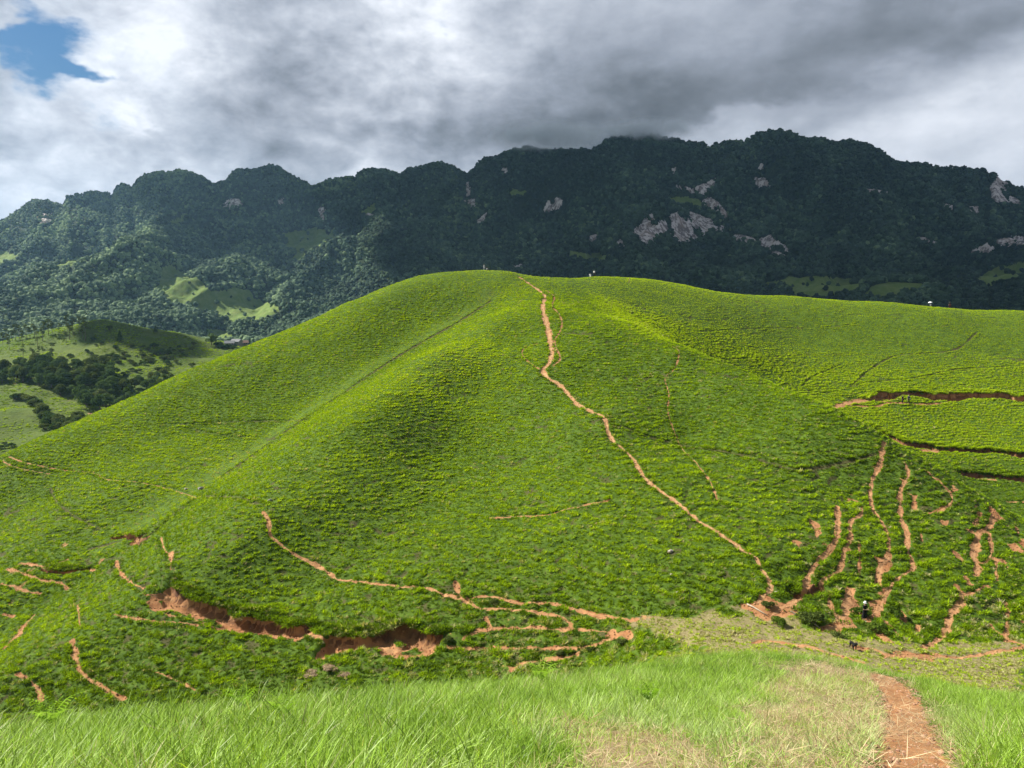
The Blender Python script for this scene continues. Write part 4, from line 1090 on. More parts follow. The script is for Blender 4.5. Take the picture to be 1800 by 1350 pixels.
def tubes(parts):
    """list of (points, radii) -> verts, quads; open tapered tubes, 7 sided"""
    V_, F_ = [], []
    for pts, rr in parts:
        pts = np.array(pts, float); b = sum(len(v) for v in V_); k = 7
        for i, (p, r) in enumerate(zip(pts, rr)):
            d = pts[min(i + 1, len(pts) - 1)] - pts[max(i - 1, 0)]; d = d / (np.linalg.norm(d) + 1e-9)
            a = np.cross(d, (0, 1, .01) if abs(d[1]) < .9 else (1, 0, 0)); a /= np.linalg.norm(a); c = np.cross(d, a)
            t = np.arange(k) * 2 * math.pi / k
            V_.append(p + r * (np.cos(t)[:, None] * a + np.sin(t)[:, None] * c))
        for i in range(len(pts) - 1):
            for j in range(k): F_.append([b + i * k + j, b + i * k + (j + 1) % k, b + (i + 1) * k + (j + 1) % k, b + (i + 1) * k + j])
    return np.concatenate(V_), np.array(F_)


def leaves(name, clumps, nleaf, size, seed, flat=.0):
    """clumps: (x, y, z, rx, rz); leaf-sized bent quads through the outer volume of every clump"""
    g = np.random.default_rng(seed); cl_ = np.array(clumps, float)
    wts = cl_[:, 3] ** 2; wts /= wts.sum()
    ix = g.choice(len(cl_), nleaf, p=wts); c = cl_[ix]
    d = g.normal(0, 1, (nleaf, 3)); d /= np.linalg.norm(d, axis=1, keepdims=True); d[:, 2] = np.where(d[:, 2] < -.35, -d[:, 2], d[:, 2])
    rr = g.uniform(.55, 1.08, nleaf) ** .6
    p = c[:, :3] + d * rr[:, None] * np.stack([c[:, 3], c[:, 3], c[:, 4]], 1)
    nrm = d + g.normal(0, .55, (nleaf, 3)); nrm /= np.linalg.norm(nrm, axis=1, keepdims=True)
    a = np.cross(nrm, g.normal(0, 1, (nleaf, 3))); a /= np.linalg.norm(a, axis=1, keepdims=True); b = np.cross(nrm, a)
    s = size * g.uniform(.6, 1.35, nleaf)[:, None]
    v = np.stack([p - a * s, p - b * s * .5 + nrm * s * .15, p + a * s, p + b * s * .5 + nrm * s * .15], 1).reshape(-1, 3)
    me = mesh_np(name, v, np.arange(nleaf * 4).reshape(-1, 4), smooth=False)
    vattr(me, 'leaf', np.repeat(np.clip(g.normal(.45, .22, nleaf) + .10 * (g.uniform(0, 1, len(cl_))[ix] - .5), 0, 1), 4))
    return me


def tree_kind(kind, seed):
    """returns (trunk mesh, crown mesh), base at the origin"""
    g = np.random.default_rng(seed); parts, cl_ = [], []
    if kind == 'round':
        h = 3.0
        parts.append(([(0, 0, -.6), (.1, 0, 1), (.1, .1, 2.2), (0, 0, 3.8)], [.30, .24, .2, .1]))
        for i in range(10):
            a = g.uniform(0, 6.28); r = g.uniform(.6, 2.2); z = g.uniform(2.4, 5.0) - r * .35
            cl_.append((math.cos(a) * r, math.sin(a) * r, z, g.uniform(1.0, 1.7), g.uniform(.8, 1.3)))
            parts.append(([(.05, 0, 1.6), (math.cos(a) * r * .5, math.sin(a) * r * .5, z * .72), (math.cos(a) * r * .9, math.sin(a) * r * .9, z)], [.12, .08, .03]))
        cl_.append((0, 0, 4.6, 1.5, 1.2)); nl, sz = 1500, .34
    elif kind == 'slender':
        H_ = g.uniform(7, 10); lean = g.normal(0, .35, 2)
        ax = lambda f: (lean[0] * f + .15 * math.sin(f * 5 + seed), lean[1] * f, H_ * f - .5)
        parts.append(([ax(f) for f in (0, .25, .5, .75, 1)], [.17, .14, .11, .08, .03]))
        for i in range(9):
            f = g.uniform(.45, 1.0); a = g.uniform(0, 6.28); r = g.uniform(.4, 1.5) * (1.25 - f * .5); p = ax(f); q = (p[0] + math.cos(a) * r, p[1] + math.sin(a) * r, p[2] + .6)
            parts.append(([p, q], [.05, .02])); cl_.append((*q, g.uniform(.5, .95), g.uniform(.4, .7)))
        nl, sz = 420, .30
    elif kind == 'cone':
        parts.append(([(0, 0, -.4), (0, 0, 2), (0, 0, 4.6)], [.2, .14, .03]))
        for i in range(16):
            f = i / 15; a = i * 2.4; r = (1 - f) * 1.25
            cl_.append((math.cos(a) * r * .55, math.sin(a) * r * .55, .7 + f * 4.1, .35 + r * .62, .55))
        nl, sz = 1300, .24
    else:  # bush
        for i in range(9):
            a = g.uniform(0, 6.28); r = g.uniform(.1, .95); z = .45 + .55 * (1 - r) * g.uniform(.6, 1.2)
            cl_.append((math.cos(a) * r, math.sin(a) * r, z, g.uniform(.35, .6), g.uniform(.3, .5)))
            parts.append(([(0, 0, -.2), (math.cos(a) * r * .4, math.sin(a) * r * .4, z * .5), (math.cos(a) * r * .8, math.sin(a) * r * .8, z)], [.05, .035, .015]))
        nl, sz = 900, .13
    v, f = tubes(parts)
    return mesh_np("trunk", v, f), leaves("crown", cl_, nl, sz, seed + 1)


KINDS = {}
for kind, cnt, mats in (('round', 4, (m_lf_dark, m_lf_dark, m_lf_olive, m_lf_fresh)), ('slender', 3, (m_lf_olive,) * 3), ('cone', 1, (m_lf_dark,)), ('bush', 3, (m_lf_dark, m_lf_olive, m_lf_fresh)), ('dry', 2, (m_lf_dry,) * 2)):
    for i in range(cnt):
        a, b = tree_kind('bush' if kind == 'dry' else kind, 500 + 10 * i + len(kind) * 7)
        a.materials.append(m_bark); b.materials.append(mats[i]); KINDS.setdefault(kind, []).append((a, b))


def plant(name, kind, loc, size, label, cat, group=None, which=None, zs=1.0):
    """one plant: an Empty at its foot carrying trunk and crown"""
    r = bpy.data.objects.new(name, None); COL.objects.link(r); r.empty_display_size = .2
    r.location = loc; s = size; r.scale = (s, s, s * zs); r.rotation_euler = (0, 0, random.uniform(0, 6.28))
    a, b = KINDS[kind][random.randrange(len(KINDS[kind])) if which is None else which]
    stem = 'stem' if kind in ('bush', 'dry') else 'trunk'
    link(stem, a, parent=r); link('foliage' if stem == 'stem' else 'crown', b, parent=r)
    return tag(r, label, cat, group)


def mid(px, py, dz_=-.1): p = vcast(px, py); p.z += dz_; return p


G1 = "slender trees scattered on the left hill"
for i, (px, py) in enumerate([(14, 606), (22, 600), (28, 599), (34, 598), (46, 596), (53, 595), (61, 595), (75, 600), (77, 590), (85, 590), (92, 587), (117, 604), (123, 597), (129, 590), (119, 585), (139, 585), (145, 599), (150, 601), (41, 631), (58, 632), (70, 630), (76, 627), (93, 633), (39, 606), (17, 616), (5, 604), (66, 612), (104, 588)]):
    plant("slender_tree", 'slender', mid(px, py), random.uniform(.75, 1.1) * (1.25 if i in (17, 12) else 1) * (.8 if i > 17 else 1), "thin pale trunked tree with a sparse crown on the grassy left hill", "tree", G1)
plant("dark_cone_tree", 'cone', mid(211, 601), 1.1, "larger dark cone shaped tree alone in the middle of the left hill", "tree")
plant("dark_cone_tree", 'cone', mid(274, 585), .72, "small dark cone shaped tree on the crest of the left hill", "tree")
plant("round_tree", 'round', mid(372, 607), 1.15, "big round dark tree standing alone where the left hill meets the green slope", "tree", which=0)
plant("small_tree", 'bush', mid(192, 581), 1.7, "small bushy tree just under the top of the left hill", "bush", zs=1.3)
# the grove in the valley
grove = [(-20, 652), (15, 649), (60, 644), (100, 644), (135, 650), (170, 648), (200, 662), (232, 672), (262, 670), (296, 660), (310, 668), (240, 712), (172, 728), (150, 718), (130, 706), (100, 694), (75, 684), (50, 672), (-20, 675)]
pts = []
cand = 0
while len(pts) < 120 and cand < 6000:
    cand += 1
    px, py = random.uniform(-20, 310), random.uniform(644, 728)
    if not inpoly(np.array([px]), np.array([py]), grove)[0]: continue
    p = mid(px, py)
    if all((p - q).length > 4.3 for q in pts): pts.append(p)
for p in pts:
    edge = project(np.array(p)[None])[0][0] > 200
    plant("valley_tree", 'round', p, random.uniform(.72, 1.2) * (.72 if edge else 1), "round crowned dark green tree packed into the grove along the valley bottom", "tree", "trees of the valley grove", which=random.choice([0, 1, 1, 2, 3]) if edge else random.choice([0, 0, 1, 1, 2]), zs=random.uniform(.85, 1.2))
# belt of bushes on the near meadow
belt = dense([(26, 698), (45, 700), (60, 710), (75, 725), (86, 738), (98, 746), (112, 750), (128, 748), (142, 740)], 3.2)
for (px, py) in belt:
    for k in range(2 if px > 70 else 1):
        plant("meadow_bush", 'bush', mid(px + random.gauss(0, 4 if px < 75 else 8), py + random.gauss(0, 3 if px < 75 else 5) + 3), random.uniform(1.2, 2.4), "rounded olive green bush in the belt of bushes crossing the lower left meadow", "bush", "bushes across the lower left meadow", which=random.choice([0, 1, 1]), zs=random.uniform(.9, 1.3))
# scrub on the shaded right side of the left hill
for k in range(70):
    px, py = random.gauss(275, 38), random.gauss(630, 14)
    if not (150 < px < 360 and 596 < py < 662): continue
    plant("hill_bush", 'bush', mid(px, py), random.uniform(.7, 1.9), "dark low bush in the scrub on the right side of the left hill", "bush", "scrub bushes on the left hill", which=random.choice([0, 1, 1]))
for (px, py) in [(123, 629), (129, 643), (39, 643), (164, 600), (170, 609), (153, 619), (160, 624), (170, 628), (179, 630), (189, 629), (197, 634), (204, 636), (172, 639), (135, 641), (60, 640), (24, 702), (8, 783), (20, 786), (2, 790)]:
    plant("lone_bush", 'bush', mid(px, py), random.uniform(.9, 1.6), "small bush dotted on the open grass of the left hill", "bush", "bushes dotted over the left hill", which=random.choice([0, 1]))
for k in range(16):
    px = random.uniform(378, 420)
    plant("hedge_bush", 'bush', mid(px, 607 + (px - 378) * .22 + random.gauss(0, 2)), random.uniform(1.0, 1.9), "dark bush in the hedge below the village roofs", "bush", "hedge bushes below the village", which=0)


# ------------------------------------------------------------------ village houses
def plainmat(name, c, rough=.8, spec=.2, var=.25, sc=2.0):
    m, n = newmat(name); tcn = n.n('ShaderNodeTexCoord')
    q = n.ss(n.noise(tcn.outputs['Object'], sc, 5, .6), .3, .7)
    finish(n, princ(n, n.mix(q, c, tuple(v * (1 - var) for v in c)), rough, spec)); return m


m_wall, m_tin, m_rust, m_wood, m_pane = plainmat("limewash", (.26, .24, .22)), plainmat("tin_roof", (.16, .17, .18), .7, .2), plainmat("brown_roof", (.20, .13, .10)), plainmat("door_wood", (.12, .07, .04)), plainmat("window_dark", (.03, .035, .04), .3, .5)


def box(c, s):
    v = np.array([[x, y, z] for z in (-.5, .5) for y in (-.5, .5) for x in (-.5, .5)]) * np.array(s) + np.array(c)
    return v, np.array([[0, 2, 3, 1], [4, 5, 7, 6], [0, 1, 5, 4], [2, 6, 7, 3], [0, 4, 6, 2], [1, 3, 7, 5]])


def house(px, py, w, d, h, rz, roofm, label):
    r = bpy.data.objects.new("village_house", None); COL.objects.link(r); r.location = mid(px, py, 0); r.rotation_euler = (0, 0, rz)
    # walls with gables as one shell
    x, y = w / 2, d / 2; g = h + d * .32
    v = np.array([[-x, -y, -1], [x, -y, -1], [x, y, -1], [-x, y, -1], [-x, -y, h], [x, -y, h], [x, y, h], [-x, y, h], [-x, 0, g], [x, 0, g]])
    me = mesh_np("wall", v, [np.array([[0, 1, 5, 4], [2, 3, 7, 6]]), np.array([[1, 2, 6, 9, 5], [3, 0, 4, 8, 7]])], False); link("wall", me, m_wall, r)
    o_ = .4
    up = [(-x - o_, -y - o_, h - o_ * .6), (x + o_, -y - o_, h - o_ * .6), (x + o_, 0, g + .06), (-x - o_, 0, g + .06), (x + o_, y + o_, h - o_ * .6), (-x - o_, y + o_, h - o_ * .6)]
    v = np.array(up + [(a, b, c + .12) for a, b, c in up]); f = [[6, 7, 8, 9], [9, 8, 10, 11], [1, 0, 3, 2], [2, 3, 5, 4], [0, 1, 7, 6], [1, 2, 8, 7], [2, 4, 10, 8], [4, 5, 11, 10], [5, 3, 9, 11], [3, 0, 6, 9]]
    link("roof", mesh_np("roof", v, np.array(f), False), roofm, r)
    link("door", mesh_np("door", *box((-w * .2, -y - .02, 1.0), (.95, .08, 2.0)), False), m_wood, r)
    for q in (.08, .32):
        link("window", mesh_np("window", *box((w * q, -y - .02, 1.5), (.9, .07, .9)), False), m_pane, r)
    tag(r, label, "house")


house(404, 609, 5, 3.6, 1.9, .2, m_tin, "leftmost pale tin roofed house beyond the hedge, beside the bright meadow")
house(416, 606, 5.5, 3.8, 2.0, -.3, m_tin, "longest pale roofed house in the far valley, furthest back of the three")
house(428, 608, 5, 3.8, 2.0, .5, m_rust, "brown roofed house in the valley, half hidden by the green slope")

# ------------------------------------------------------------------ bushes, stones and poles around the saddle
def near(px, py, dz_=0): p = cast([px], [py])[0]; return Vector((p[0], p[1], p[2] + dz_))


for (px, py, sz, wh, lab) in [(1432, 1098, 1.05, 0, "biggest dark rounded bush on the saddle between two red trails"), (1368, 1098, .65, 2, "fresh green bush on the saddle left of the biggest bush"), (1352, 1068, .55, 0, "small dark bush beside the bleached pole and the end of the main trail"), (1395, 1048, .6, 0, "dark bush above the fork of two trails on the saddle"), (1510, 1082, .7, 2, "bright bush on the saddle just left of the standing person"), (1468, 1122, .5, 0, "low dark bush just below the red earth pad"), (1540, 1112, .8, 2, "green bush on the saddle below and right of the standing person"), (1575, 1085, .7, 2, "green bush on the right of the broad red trail"),
                              (1095, 1132, .45, 0, "dark bush next to the small bare scar left of the saddle"), (1040, 1145, .4, 0, "dark bush beside the lowest red trail fork"), (985, 1150, .4, 0, "dark bush on the gully edge below the long trails"), (790, 1128, .5, 1, "brownish green bush at the right end of the eroded bank"), (870, 1060, .45, 0, "dark little bush between the two long trails")]:
    plant("saddle_bush", 'bush', near(px, py, -.05), sz, lab, "bush", which=max(wh, 1), zs=.85)
for (px, py, sz, lab) in [(546, 1184, .6, "left one of the dry brown bushes behind the long grass"), (578, 1177, .75, "tallest dry brown bush behind the long grass"), (608, 1186, .55, "right one of the dry brown bushes behind the long grass")]:
    plant("dry_bush", 'dry', near(px, py, -.1), sz, lab, "bush", zs=.42)
m_stone = plainmat("pale_stone", (.50, .44, .38), .9, .2, .4, 3.)
m_grey = plainmat("grey_stone", (.30, .29, .27), .9, .2, .4, 3.)


def stone(px, py, r, m, label):
    bm = bmesh.new(); bmesh.ops.create_icosphere(bm, subdivisions=3, radius=1)
    s0 = px * .37
    for v in bm.verts:
        d = Vector(v.co); k = 1 + .28 * math.sin(3 * d.x + s0) * math.cos(2.5 * d.y + s0) + .15 * math.sin(7 * d.z + 5 * d.x + s0)
        v.co = Vector((d.x * k * r, d.y * k * r * .8, max(d.z * k, -.4) * r * .65))
    me = bpy.data.meshes.new("stone"); bm.to_mesh(me); bm.free()
    for p in me.polygons: p.use_smooth = False
    tag(link("stone", me, m, loc=near(px, py, r * .2)), label, "stone")


stone(1178, 970, .27, m_stone, "pale stone lying in the turf left of the main trail's lower end")
stone(1180, 1010, .13, m_stone, "tiny pale stone below the larger one on the hill face")
stone(1190, 1042, .15, m_stone, "small pale stone low on the hill face near the saddle")
stone(353, 860, .42, m_grey, "grey boulder where the thin trail crosses the fold on the left")
stone(327, 860, .22, m_stone, "white stone on the thin trail just left of the grey boulder")
stone(474, 880, .22, m_grey, "grey stone on the spur above the head of the curved trail")
stone(1364, 1041, .12, m_stone, "white pebble on the red earth at the foot of the main trail")
m_pole = plainmat("bleached_wood", (.50, .42, .32), .85, .2, .45, 6.)


def pole(p0, p1, r, m, label):
    a, b = near(*p0), near(*p1); c = (a + b) / 2; h = (b - a) / 2
    pts = [-h + Vector((0, 0, .12)), -h * .4 + Vector((.02, 0, .15)), h * .3 + Vector((-.02, 0, .14)), h + Vector((0, 0, .10))]
    v, f = tubes([(pts, [r, r * .95, r * .85, r * .6])])
    n_ = len(v)
    me = mesh_np("fallen_pole", v, [f, np.array([list(range(6, -1, -1)), list(range(n_ - 7, n_))])], True)
    tag(link("fallen_pole", me, m, loc=c), label, "pole")


pole((1313, 1064), (1349, 1084), .06, m_pole, "longest bleached pole lying across the bare ground at the trail's end")
pole((1422, 1093), (1435, 1100), .05, m_pole, "short pale pole lying at the foot of the biggest saddle bush")
pole((1429, 1099), (1441, 1106), .05, m_pole, "pale pole just below the other short one by the red earth")
pole((1390, 1077), (1400, 1083), .05, m_bark, "dark stick lying between the two saddle bushes")


def fern_mesh(name, seed):
    g = np.random.default_rng(seed); V_, F_, L_ = [], [], []
    for k in range(8):
        a = k * .8 + g.uniform(-.2, .2); L = g.uniform(.30, .50); t0 = g.uniform(.15, .45)
        p = np.array([0, 0, 0.]); side = np.array([-math.sin(a), math.cos(a), 0])
        for i in range(13):
            f = i / 12; t = t0 + f * 1.25; p = p + np.array([math.cos(a) * math.sin(t), math.sin(a) * math.sin(t), math.cos(t)]) * L / 12
            ll = .115 * math.sin(min(1, f * 1.15 + .12) * math.pi) + .012
            for s in (-1, 1):
                q = p + side * s * ll + np.array([math.cos(a), math.sin(a), -.2]) * ll * .35; w = np.array([math.cos(a), math.sin(a), 0]) * .013
                b = len(V_); V_ += [p - w, (p + q) / 2 - w * .9, q, (p + q) / 2 + w * 1.3]; F_.append([b, b + 1, b + 2, b + 3]); L_ += [g.uniform(0.2, 1)] * 4
    me = mesh_np(name, np.array(V_), np.array(F_), False); vattr(me, 'leaf', np.array(L_)); return me


for i, (px, py, s, lab) in enumerate([(92, 1300, 1.0, "largest bright fern at the far left of the foreground grass"), (425, 1268, .8, "bright fern in the grass below the dry brown bushes"), (497, 1290, .75, "low bright fern between two tall grass clumps left of centre"), (806, 1212, 1.1, "yellow green fern standing up at the grass edge near the middle"), (952, 1212, 1.2, "fern with drooping fronds at the edge of the near slope"), (1140, 1255, .8, "dark fern low in the trodden grass right of centre")]):
    p = cast([px], [py], 3., 40.)[0]
    o = link("fern", fern_mesh(f"fern_{i}", 700 + i), m_lf_fern, loc=(p[0], p[1], p[2] + .22)); o.scale = (s, s, s * 1.2)
    tag(o, lab, "fern")


# ------------------------------------------------------------------ people and the dog
m_skin = plainmat("skin", (.42, .26, .18), .6, .3, .1)
m_hair = plainmat("hair", (.015, .012, .010), .5, .4, .2)
CLOTH = {k: plainmat("cloth_" + k, v, .9, .1, .2, 9.) for k, v in dict(black=(.012, .012, .014), white=(.80, .80, .80), grey=(.38, .39, .41), navy=(.025, .035, .07), dark=(.03, .028, .03), maroon=(.08, .02, .02)).items()}


def skin_mesh(name, verts, edges, radii, root=0, sub=1):
    me = bpy.data.meshes.new(name); me.from_pydata([tuple(v) for v in verts], edges, []); me.update()
    o = bpy.data.objects.new(name, me); COL.objects.link(o)
    md = o.modifiers.new("skin", 'SKIN'); md.use_smooth_shade = True
    for i, r in enumerate(radii):
        sv_ = me.skin_vertices[0].data[i]; sv_.radius = r if isinstance(r, tuple) else (r, r); sv_.use_root = (i == root)
    if sub: o.modifiers.new("sub", 'SUBSURF').levels = sub
    dg = bpy.context.evaluated_depsgraph_get(); out = bpy.data.meshes.new_from_object(o.evaluated_get(dg))
    bpy.data.objects.remove(o); out.name = name
    return out


def lathe(name, prof, k=20, sx=1., sy=1., cap=False):
    t = np.arange(k) * 2 * math.pi / k
    v = np.concatenate([np.stack([np.cos(t) * r * sx, np.sin(t) * r * sy, np.full(k, z)], 1) for r, z in prof])
    f = [[i * k + j, i * k + (j + 1) % k, (i + 1) * k + (j + 1) % k, (i + 1) * k + j] for i in range(len(prof) - 1) for j in range(k)]
    fs = [np.array(f)]
    if cap: fs.append(np.array([list(range((len(prof) - 1) * k, len(prof) * k))]))
    return mesh_np(name, v, fs)


def joinmesh(name, meshes):
    bm = bmesh.new()
    for m_ in meshes: bm.from_mesh(m_)
    me = bpy.data.meshes.new(name); bm.to_mesh(me); bm.free()
    for p in me.polygons: p.use_smooth = True
    return me


def arm_fingers(wrist, hand_dir, s):
    """palm and five bent fingers as slim tapering chains"""
    d = Vector(hand_dir).normalized(); side = d.cross(Vector((0, 0, 1)));
    side = side.normalized() if side.length > .1 else Vector((1, 0, 0)); up = side.cross(d)
    parts = []
    w = Vector(wrist)
    parts.append(([tuple(w - d * .02 * s), tuple(w + d * .04 * s), tuple(w + d * .085 * s)], [.026 * s, .036 * s, .030 * s]))
    for k, (off, ln) in enumerate([(-.027, .070), (-.009, .080), (.009, .076), (.027, .060)]):
        b = w + d * .08 * s + side * off * s; m_ = b + d * ln * .55 * s - up * .008 * s; e = m_ + d * ln * .38 * s - up * .024 * s
        parts.append(([tuple(b), tuple(m_), tuple(e)], [.0095 * s, .0085 * s, .006 * s]))
    b = w + d * .03 * s - side * .03 * s; m_ = b + (d * .7 - side * .7) * .035 * s; e = m_ + d * .03 * s
    parts.append(([tuple(b), tuple(m_), tuple(e)], [.011 * s, .010 * s, .007 * s]))
    v, f = tubes(parts); return mesh_np("hand", v, f)


def person(loc, rz, h, label, top, bottom, dress=False, cap=None, pose='stand', elbowL=(-.26, -.02, 1.10), handL=(-.24, -.10, .86), elbowR=(.26, -.02, 1.10), handR=(.24, -.10, .86), bag=None, phone=False, group=None):
    """figure 1.70 m tall in its own frame, facing -Y, scaled to h"""
    r = bpy.data.objects.new("person", None); COL.objects.link(r); r.location = loc; r.rotation_euler = (0, 0, rz); s = h / 1.70; r.scale = (s, s, s)
    if pose == 'sit': hip, kL, kR, aL, aR, dzp = .22, (-.12, -.42, .50), (.14, -.40, .48), (-.12, -.50, .09), (.16, -.52, .09), -.70
    else: hip, kL, kR, aL, aR, dzp = .92, (-.10, -.03, .50), (.11, .01, .50), (-.11, .02, .09), (.13, .05, .09), 0
    Z = lambda p: (p[0], p[1], p[2] + dzp)
    V_ = [(0, 0, hip), (0, .01, hip + .16), (0, .0, hip + .36), (0, .01, hip + .52), (0, -.005, hip + .60), (0, -.02, hip + .70),
          (-.09, 0, hip - .03), kL, aL, (aL[0], aL[1] - .16, .03), (.09, 0, hip - .03), kR, aR, (aR[0], aR[1] - .16, .03),
          (-.18, .01, hip + .49), Z(elbowL), Z(handL), (.18, .01, hip + .49), Z(elbowR), Z(handR)]
    E_ = [(0, 1), (1, 2), (2, 3), (3, 4), (4, 5), (0, 6), (6, 7), (7, 8), (8, 9), (0, 10), (10, 11), (11, 12), (12, 13), (3, 14), (14, 15), (15, 16), (3, 17), (17, 18), (18, 19)]
    R_ = [(.15, .11), (.125, .09), (.15, .10), (.11, .08), (.055, .055), (.06, .06), .085, .06, .042, .035, .085, .06, .042, .035, .055, .042, .028, .055, .042, .028]
    head = bpy.data.meshes.new("head"); bm = bmesh.new(); bmesh.ops.create_uvsphere(bm, u_segments=20, v_segments=14, radius=1)
    for v in bm.verts:
        x, y, z = v.co; w = 1 - .22 * max(0, -z)
        yy_ = y * .098 * w
        if y < -.6 and abs(x) < .25 and -.35 < z < .15: yy_ -= .020 * (1 - abs(x) / .25)            # nose
        if y < -.5 and .05 < z < .3 and .2 < abs(x) < .6: yy_ += .010                                 # eye sockets
        v.co = (x * .078 * w * (1.06 if abs(x) > .95 and abs(z) < .3 else 1), yy_, z * .118)
        v.co += Vector((0, -.025, hip + .74))
    bm.to_mesh(head); bm.free()
    body = joinmesh("body", [skin_mesh("b", V_, E_, R_), head, arm_fingers(Z(handL), Vector(handL) - Vector(elbowL), 1.), arm_fingers(Z(handR), Vector(handR) - Vector(elbowR), 1.)])
    link("body", body, m_skin, r)
    hr = lathe("hair", [(.001, .122), (.05, .112), (.083, .07), (.090, .02), (.088, -.05), (.07, -.13), (.05, -.16)], 18, .95, 1.12)
    ho = link("hair", hr, m_hair, r, (0, .012, hip + .75))
    # shirt: skin shell over torso and upper arms
    sl_ = lambda a, b, f: tuple(a[i] + (b[i] - a[i]) * f for i in range(3))
    TV = [V_[0], V_[1], V_[2], V_[3], V_[14], sl_(V_[14], V_[15], .85), V_[17], sl_(V_[17], V_[18], .85)]
    link("shirt", skin_mesh("shirt", TV, [(0, 1), (1, 2), (2, 3), (3, 4), (4, 5), (3, 6), (6, 7)], [(.165, .125), (.145, .108), (.168, .118), (.125, .095), .072, .060, .072, .060]), CLOTH[top], r)
    if dress:
        link("skirt", lathe("skirt", [(.155, hip + .13), (.175, hip), (.20, hip - .18), (.22, hip - .40), (.225, .38)], 22, 1, .78), CLOTH[bottom], r)
    else:
        link("trousers", skin_mesh("trousers", [V_[0], V_[6], V_[7], sl_(V_[7], V_[8], .9), V_[10], V_[11], sl_(V_[11], V_[12], .9)], [(0, 1), (1, 2), (2, 3), (0, 4), (4, 5), (5, 6)], [(.165, .12), .10, .078, .062, .10, .078, .062]), CLOTH[bottom], r)
    for q in (8, 12):
        link("shoe", skin_mesh("shoe", [(V_[q][0], V_[q][1] + .03, .045), (V_[q][0], V_[q][1] - .09, .04), (V_[q][0], V_[q][1] - .19, .03)], [(0, 1), (1, 2)], [.05, .048, .035]), CLOTH['white' if dress else 'dark'], r)
    if cap:
        cm = joinmesh("cap", [lathe("c", [(.104, -.02), (.106, .03), (.09, .09), (.055, .122), (.001, .132)], 18, .95, 1.1), lathe("brim", [(.10, -.015), (.14, -.03), (.14, -.036), (.10, -.025)], 18, .9, 1.2)])
        link("cap", cm, CLOTH[cap], r, (0, -.01, hip + .78))
    if phone:
        a = (Vector(Z(handL)) + Vector(Z(handR))) / 2
    tag(r, label, "person", group)
    if bag:
        b = bpy.data.objects.new("shoulder_bag", None); COL.objects.link(b); b.parent = r
        bv, bf = box((.27, 0, hip + .02), (.09, .26, .30)); bm = bmesh.new(); me = mesh_np("bag", bv, bf, False); bm.from_mesh(me); bmesh.ops.bevel(bm, geom=bm.edges[:], offset=.03, segments=2, affect='EDGES'); bm.to_mesh(me); bm.free()
        bpy.data.objects.remove(b)
        bo = link("shoulder_bag", me, CLOTH[bag], r)
        link("strap", joinmesh("strap", [mesh_np("s", *tubes([([(.27, 0, hip + .15), (.22, -.06, hip + .45), (.05, -.08, hip + .54), (-.08, 0, hip + .56)], [.015] * 4)]))]), CLOTH[bag], bo)
    return r


def standing(px, py): return near(px, py)


def behind_crest(px, py_top, height, y0):
    """a foot point beyond the crest such that the top of a thing of this height shows at py_top"""
    best = None
    for y in np.arange(y0, y0 + 22, .25):
        x = raydir(px, py_top); x = x[0] / x[1] * y; z = float(hz(x, y)); _, q = project(np.array([[x, y, z + height]]))
        if best is None or abs(q[0] - py_top) < best[0]: best = (abs(q[0] - py_top), Vector((x, y, z)))
    return best[1]


person(near(1519, 1093), .5, 1.64, "person in a long black dress and white cap standing beside the broad red trail", 'black', 'black', True, 'white', elbowL=(-.27, -.08, 1.14), handL=(-.07, -.25, 1.16), elbowR=(.27, -.08, 1.14), handR=(.10, -.25, 1.20))
person(near(1586, 709.5), .4, 1.68, "person in dark clothes on the right hill path, left of the one with a bag", 'dark', 'dark')
person(near(1597, 709), -.3, 1.72, "person in navy with a white shoulder bag on the right hill path", 'navy', 'dark', bag='white')
person(behind_crest(851, 464.5, 1.7, 183), 2.6, 1.70, "person in pale grey standing on the highest top of the green hill", 'grey', 'grey')
person(behind_crest(856, 469.5, 1.02, 183), 2.2, 1.65, "person in pale grey sitting on the hilltop beside the standing one", 'grey', 'dark', pose='sit', elbowL=(-.25, -.15, 1.15), handL=(-.12, -.36, 1.12), elbowR=(.25, -.15, 1.15), handR=(.12, -.36, 1.12))
person(behind_crest(1037.5, 479, 1.02, 196), 2.9, 1.66, "person in white sitting on the right hand crest, the lower of two", 'white', 'white', pose='sit', elbowL=(-.25, -.15, 1.15), handL=(-.12, -.36, 1.12), elbowR=(.25, -.15, 1.15), handR=(.12, -.36, 1.12))
person(behind_crest(1044.5, 474, 1.7, 196), 2.5, 1.70, "person in a white shirt and dark trousers standing on the right hand crest", 'white', 'dark')
fp_ = behind_crest(1636.5, 530, 2.12, 204)
person(fp_, 2.8, 1.66, "person sheltering under the white umbrella on the long right crest", 'grey', 'dark', elbowR=(.27, -.10, 1.16), handR=(.10, -.26, 1.30))
person(behind_crest(1670, 530, 1.68, 204), 2.6, 1.68, "person in dark clothes walking behind the long right crest near the umbrella", 'dark', 'maroon')
ur = bpy.data.objects.new("umbrella", None); COL.objects.link(ur)
hd = Matrix.Rotation(2.8, 4, 'Z') @ Vector((.10, -.28, 1.27))
ur.location = fp_ + hd
cv = [(.001, .86)] + [(.62 * math.sin(t), .86 - .34 * (1 - math.cos(t)) / (1 - math.cos(1.2))) for t in np.linspace(.15, 1.2, 8)]
link("canopy", joinmesh("canopy", [lathe("c1", cv, 16), lathe("c2", [(r_ * .985, z - .012) for r_, z in cv], 16)]), CLOTH['white'], ur)
v, f = tubes([([(0, 0, -.12), (0, 0, .4), (0, 0, .92)], [.014, .010, .008])]); link("shaft", mesh_np("shaft", v, f), CLOTH['dark'], ur)
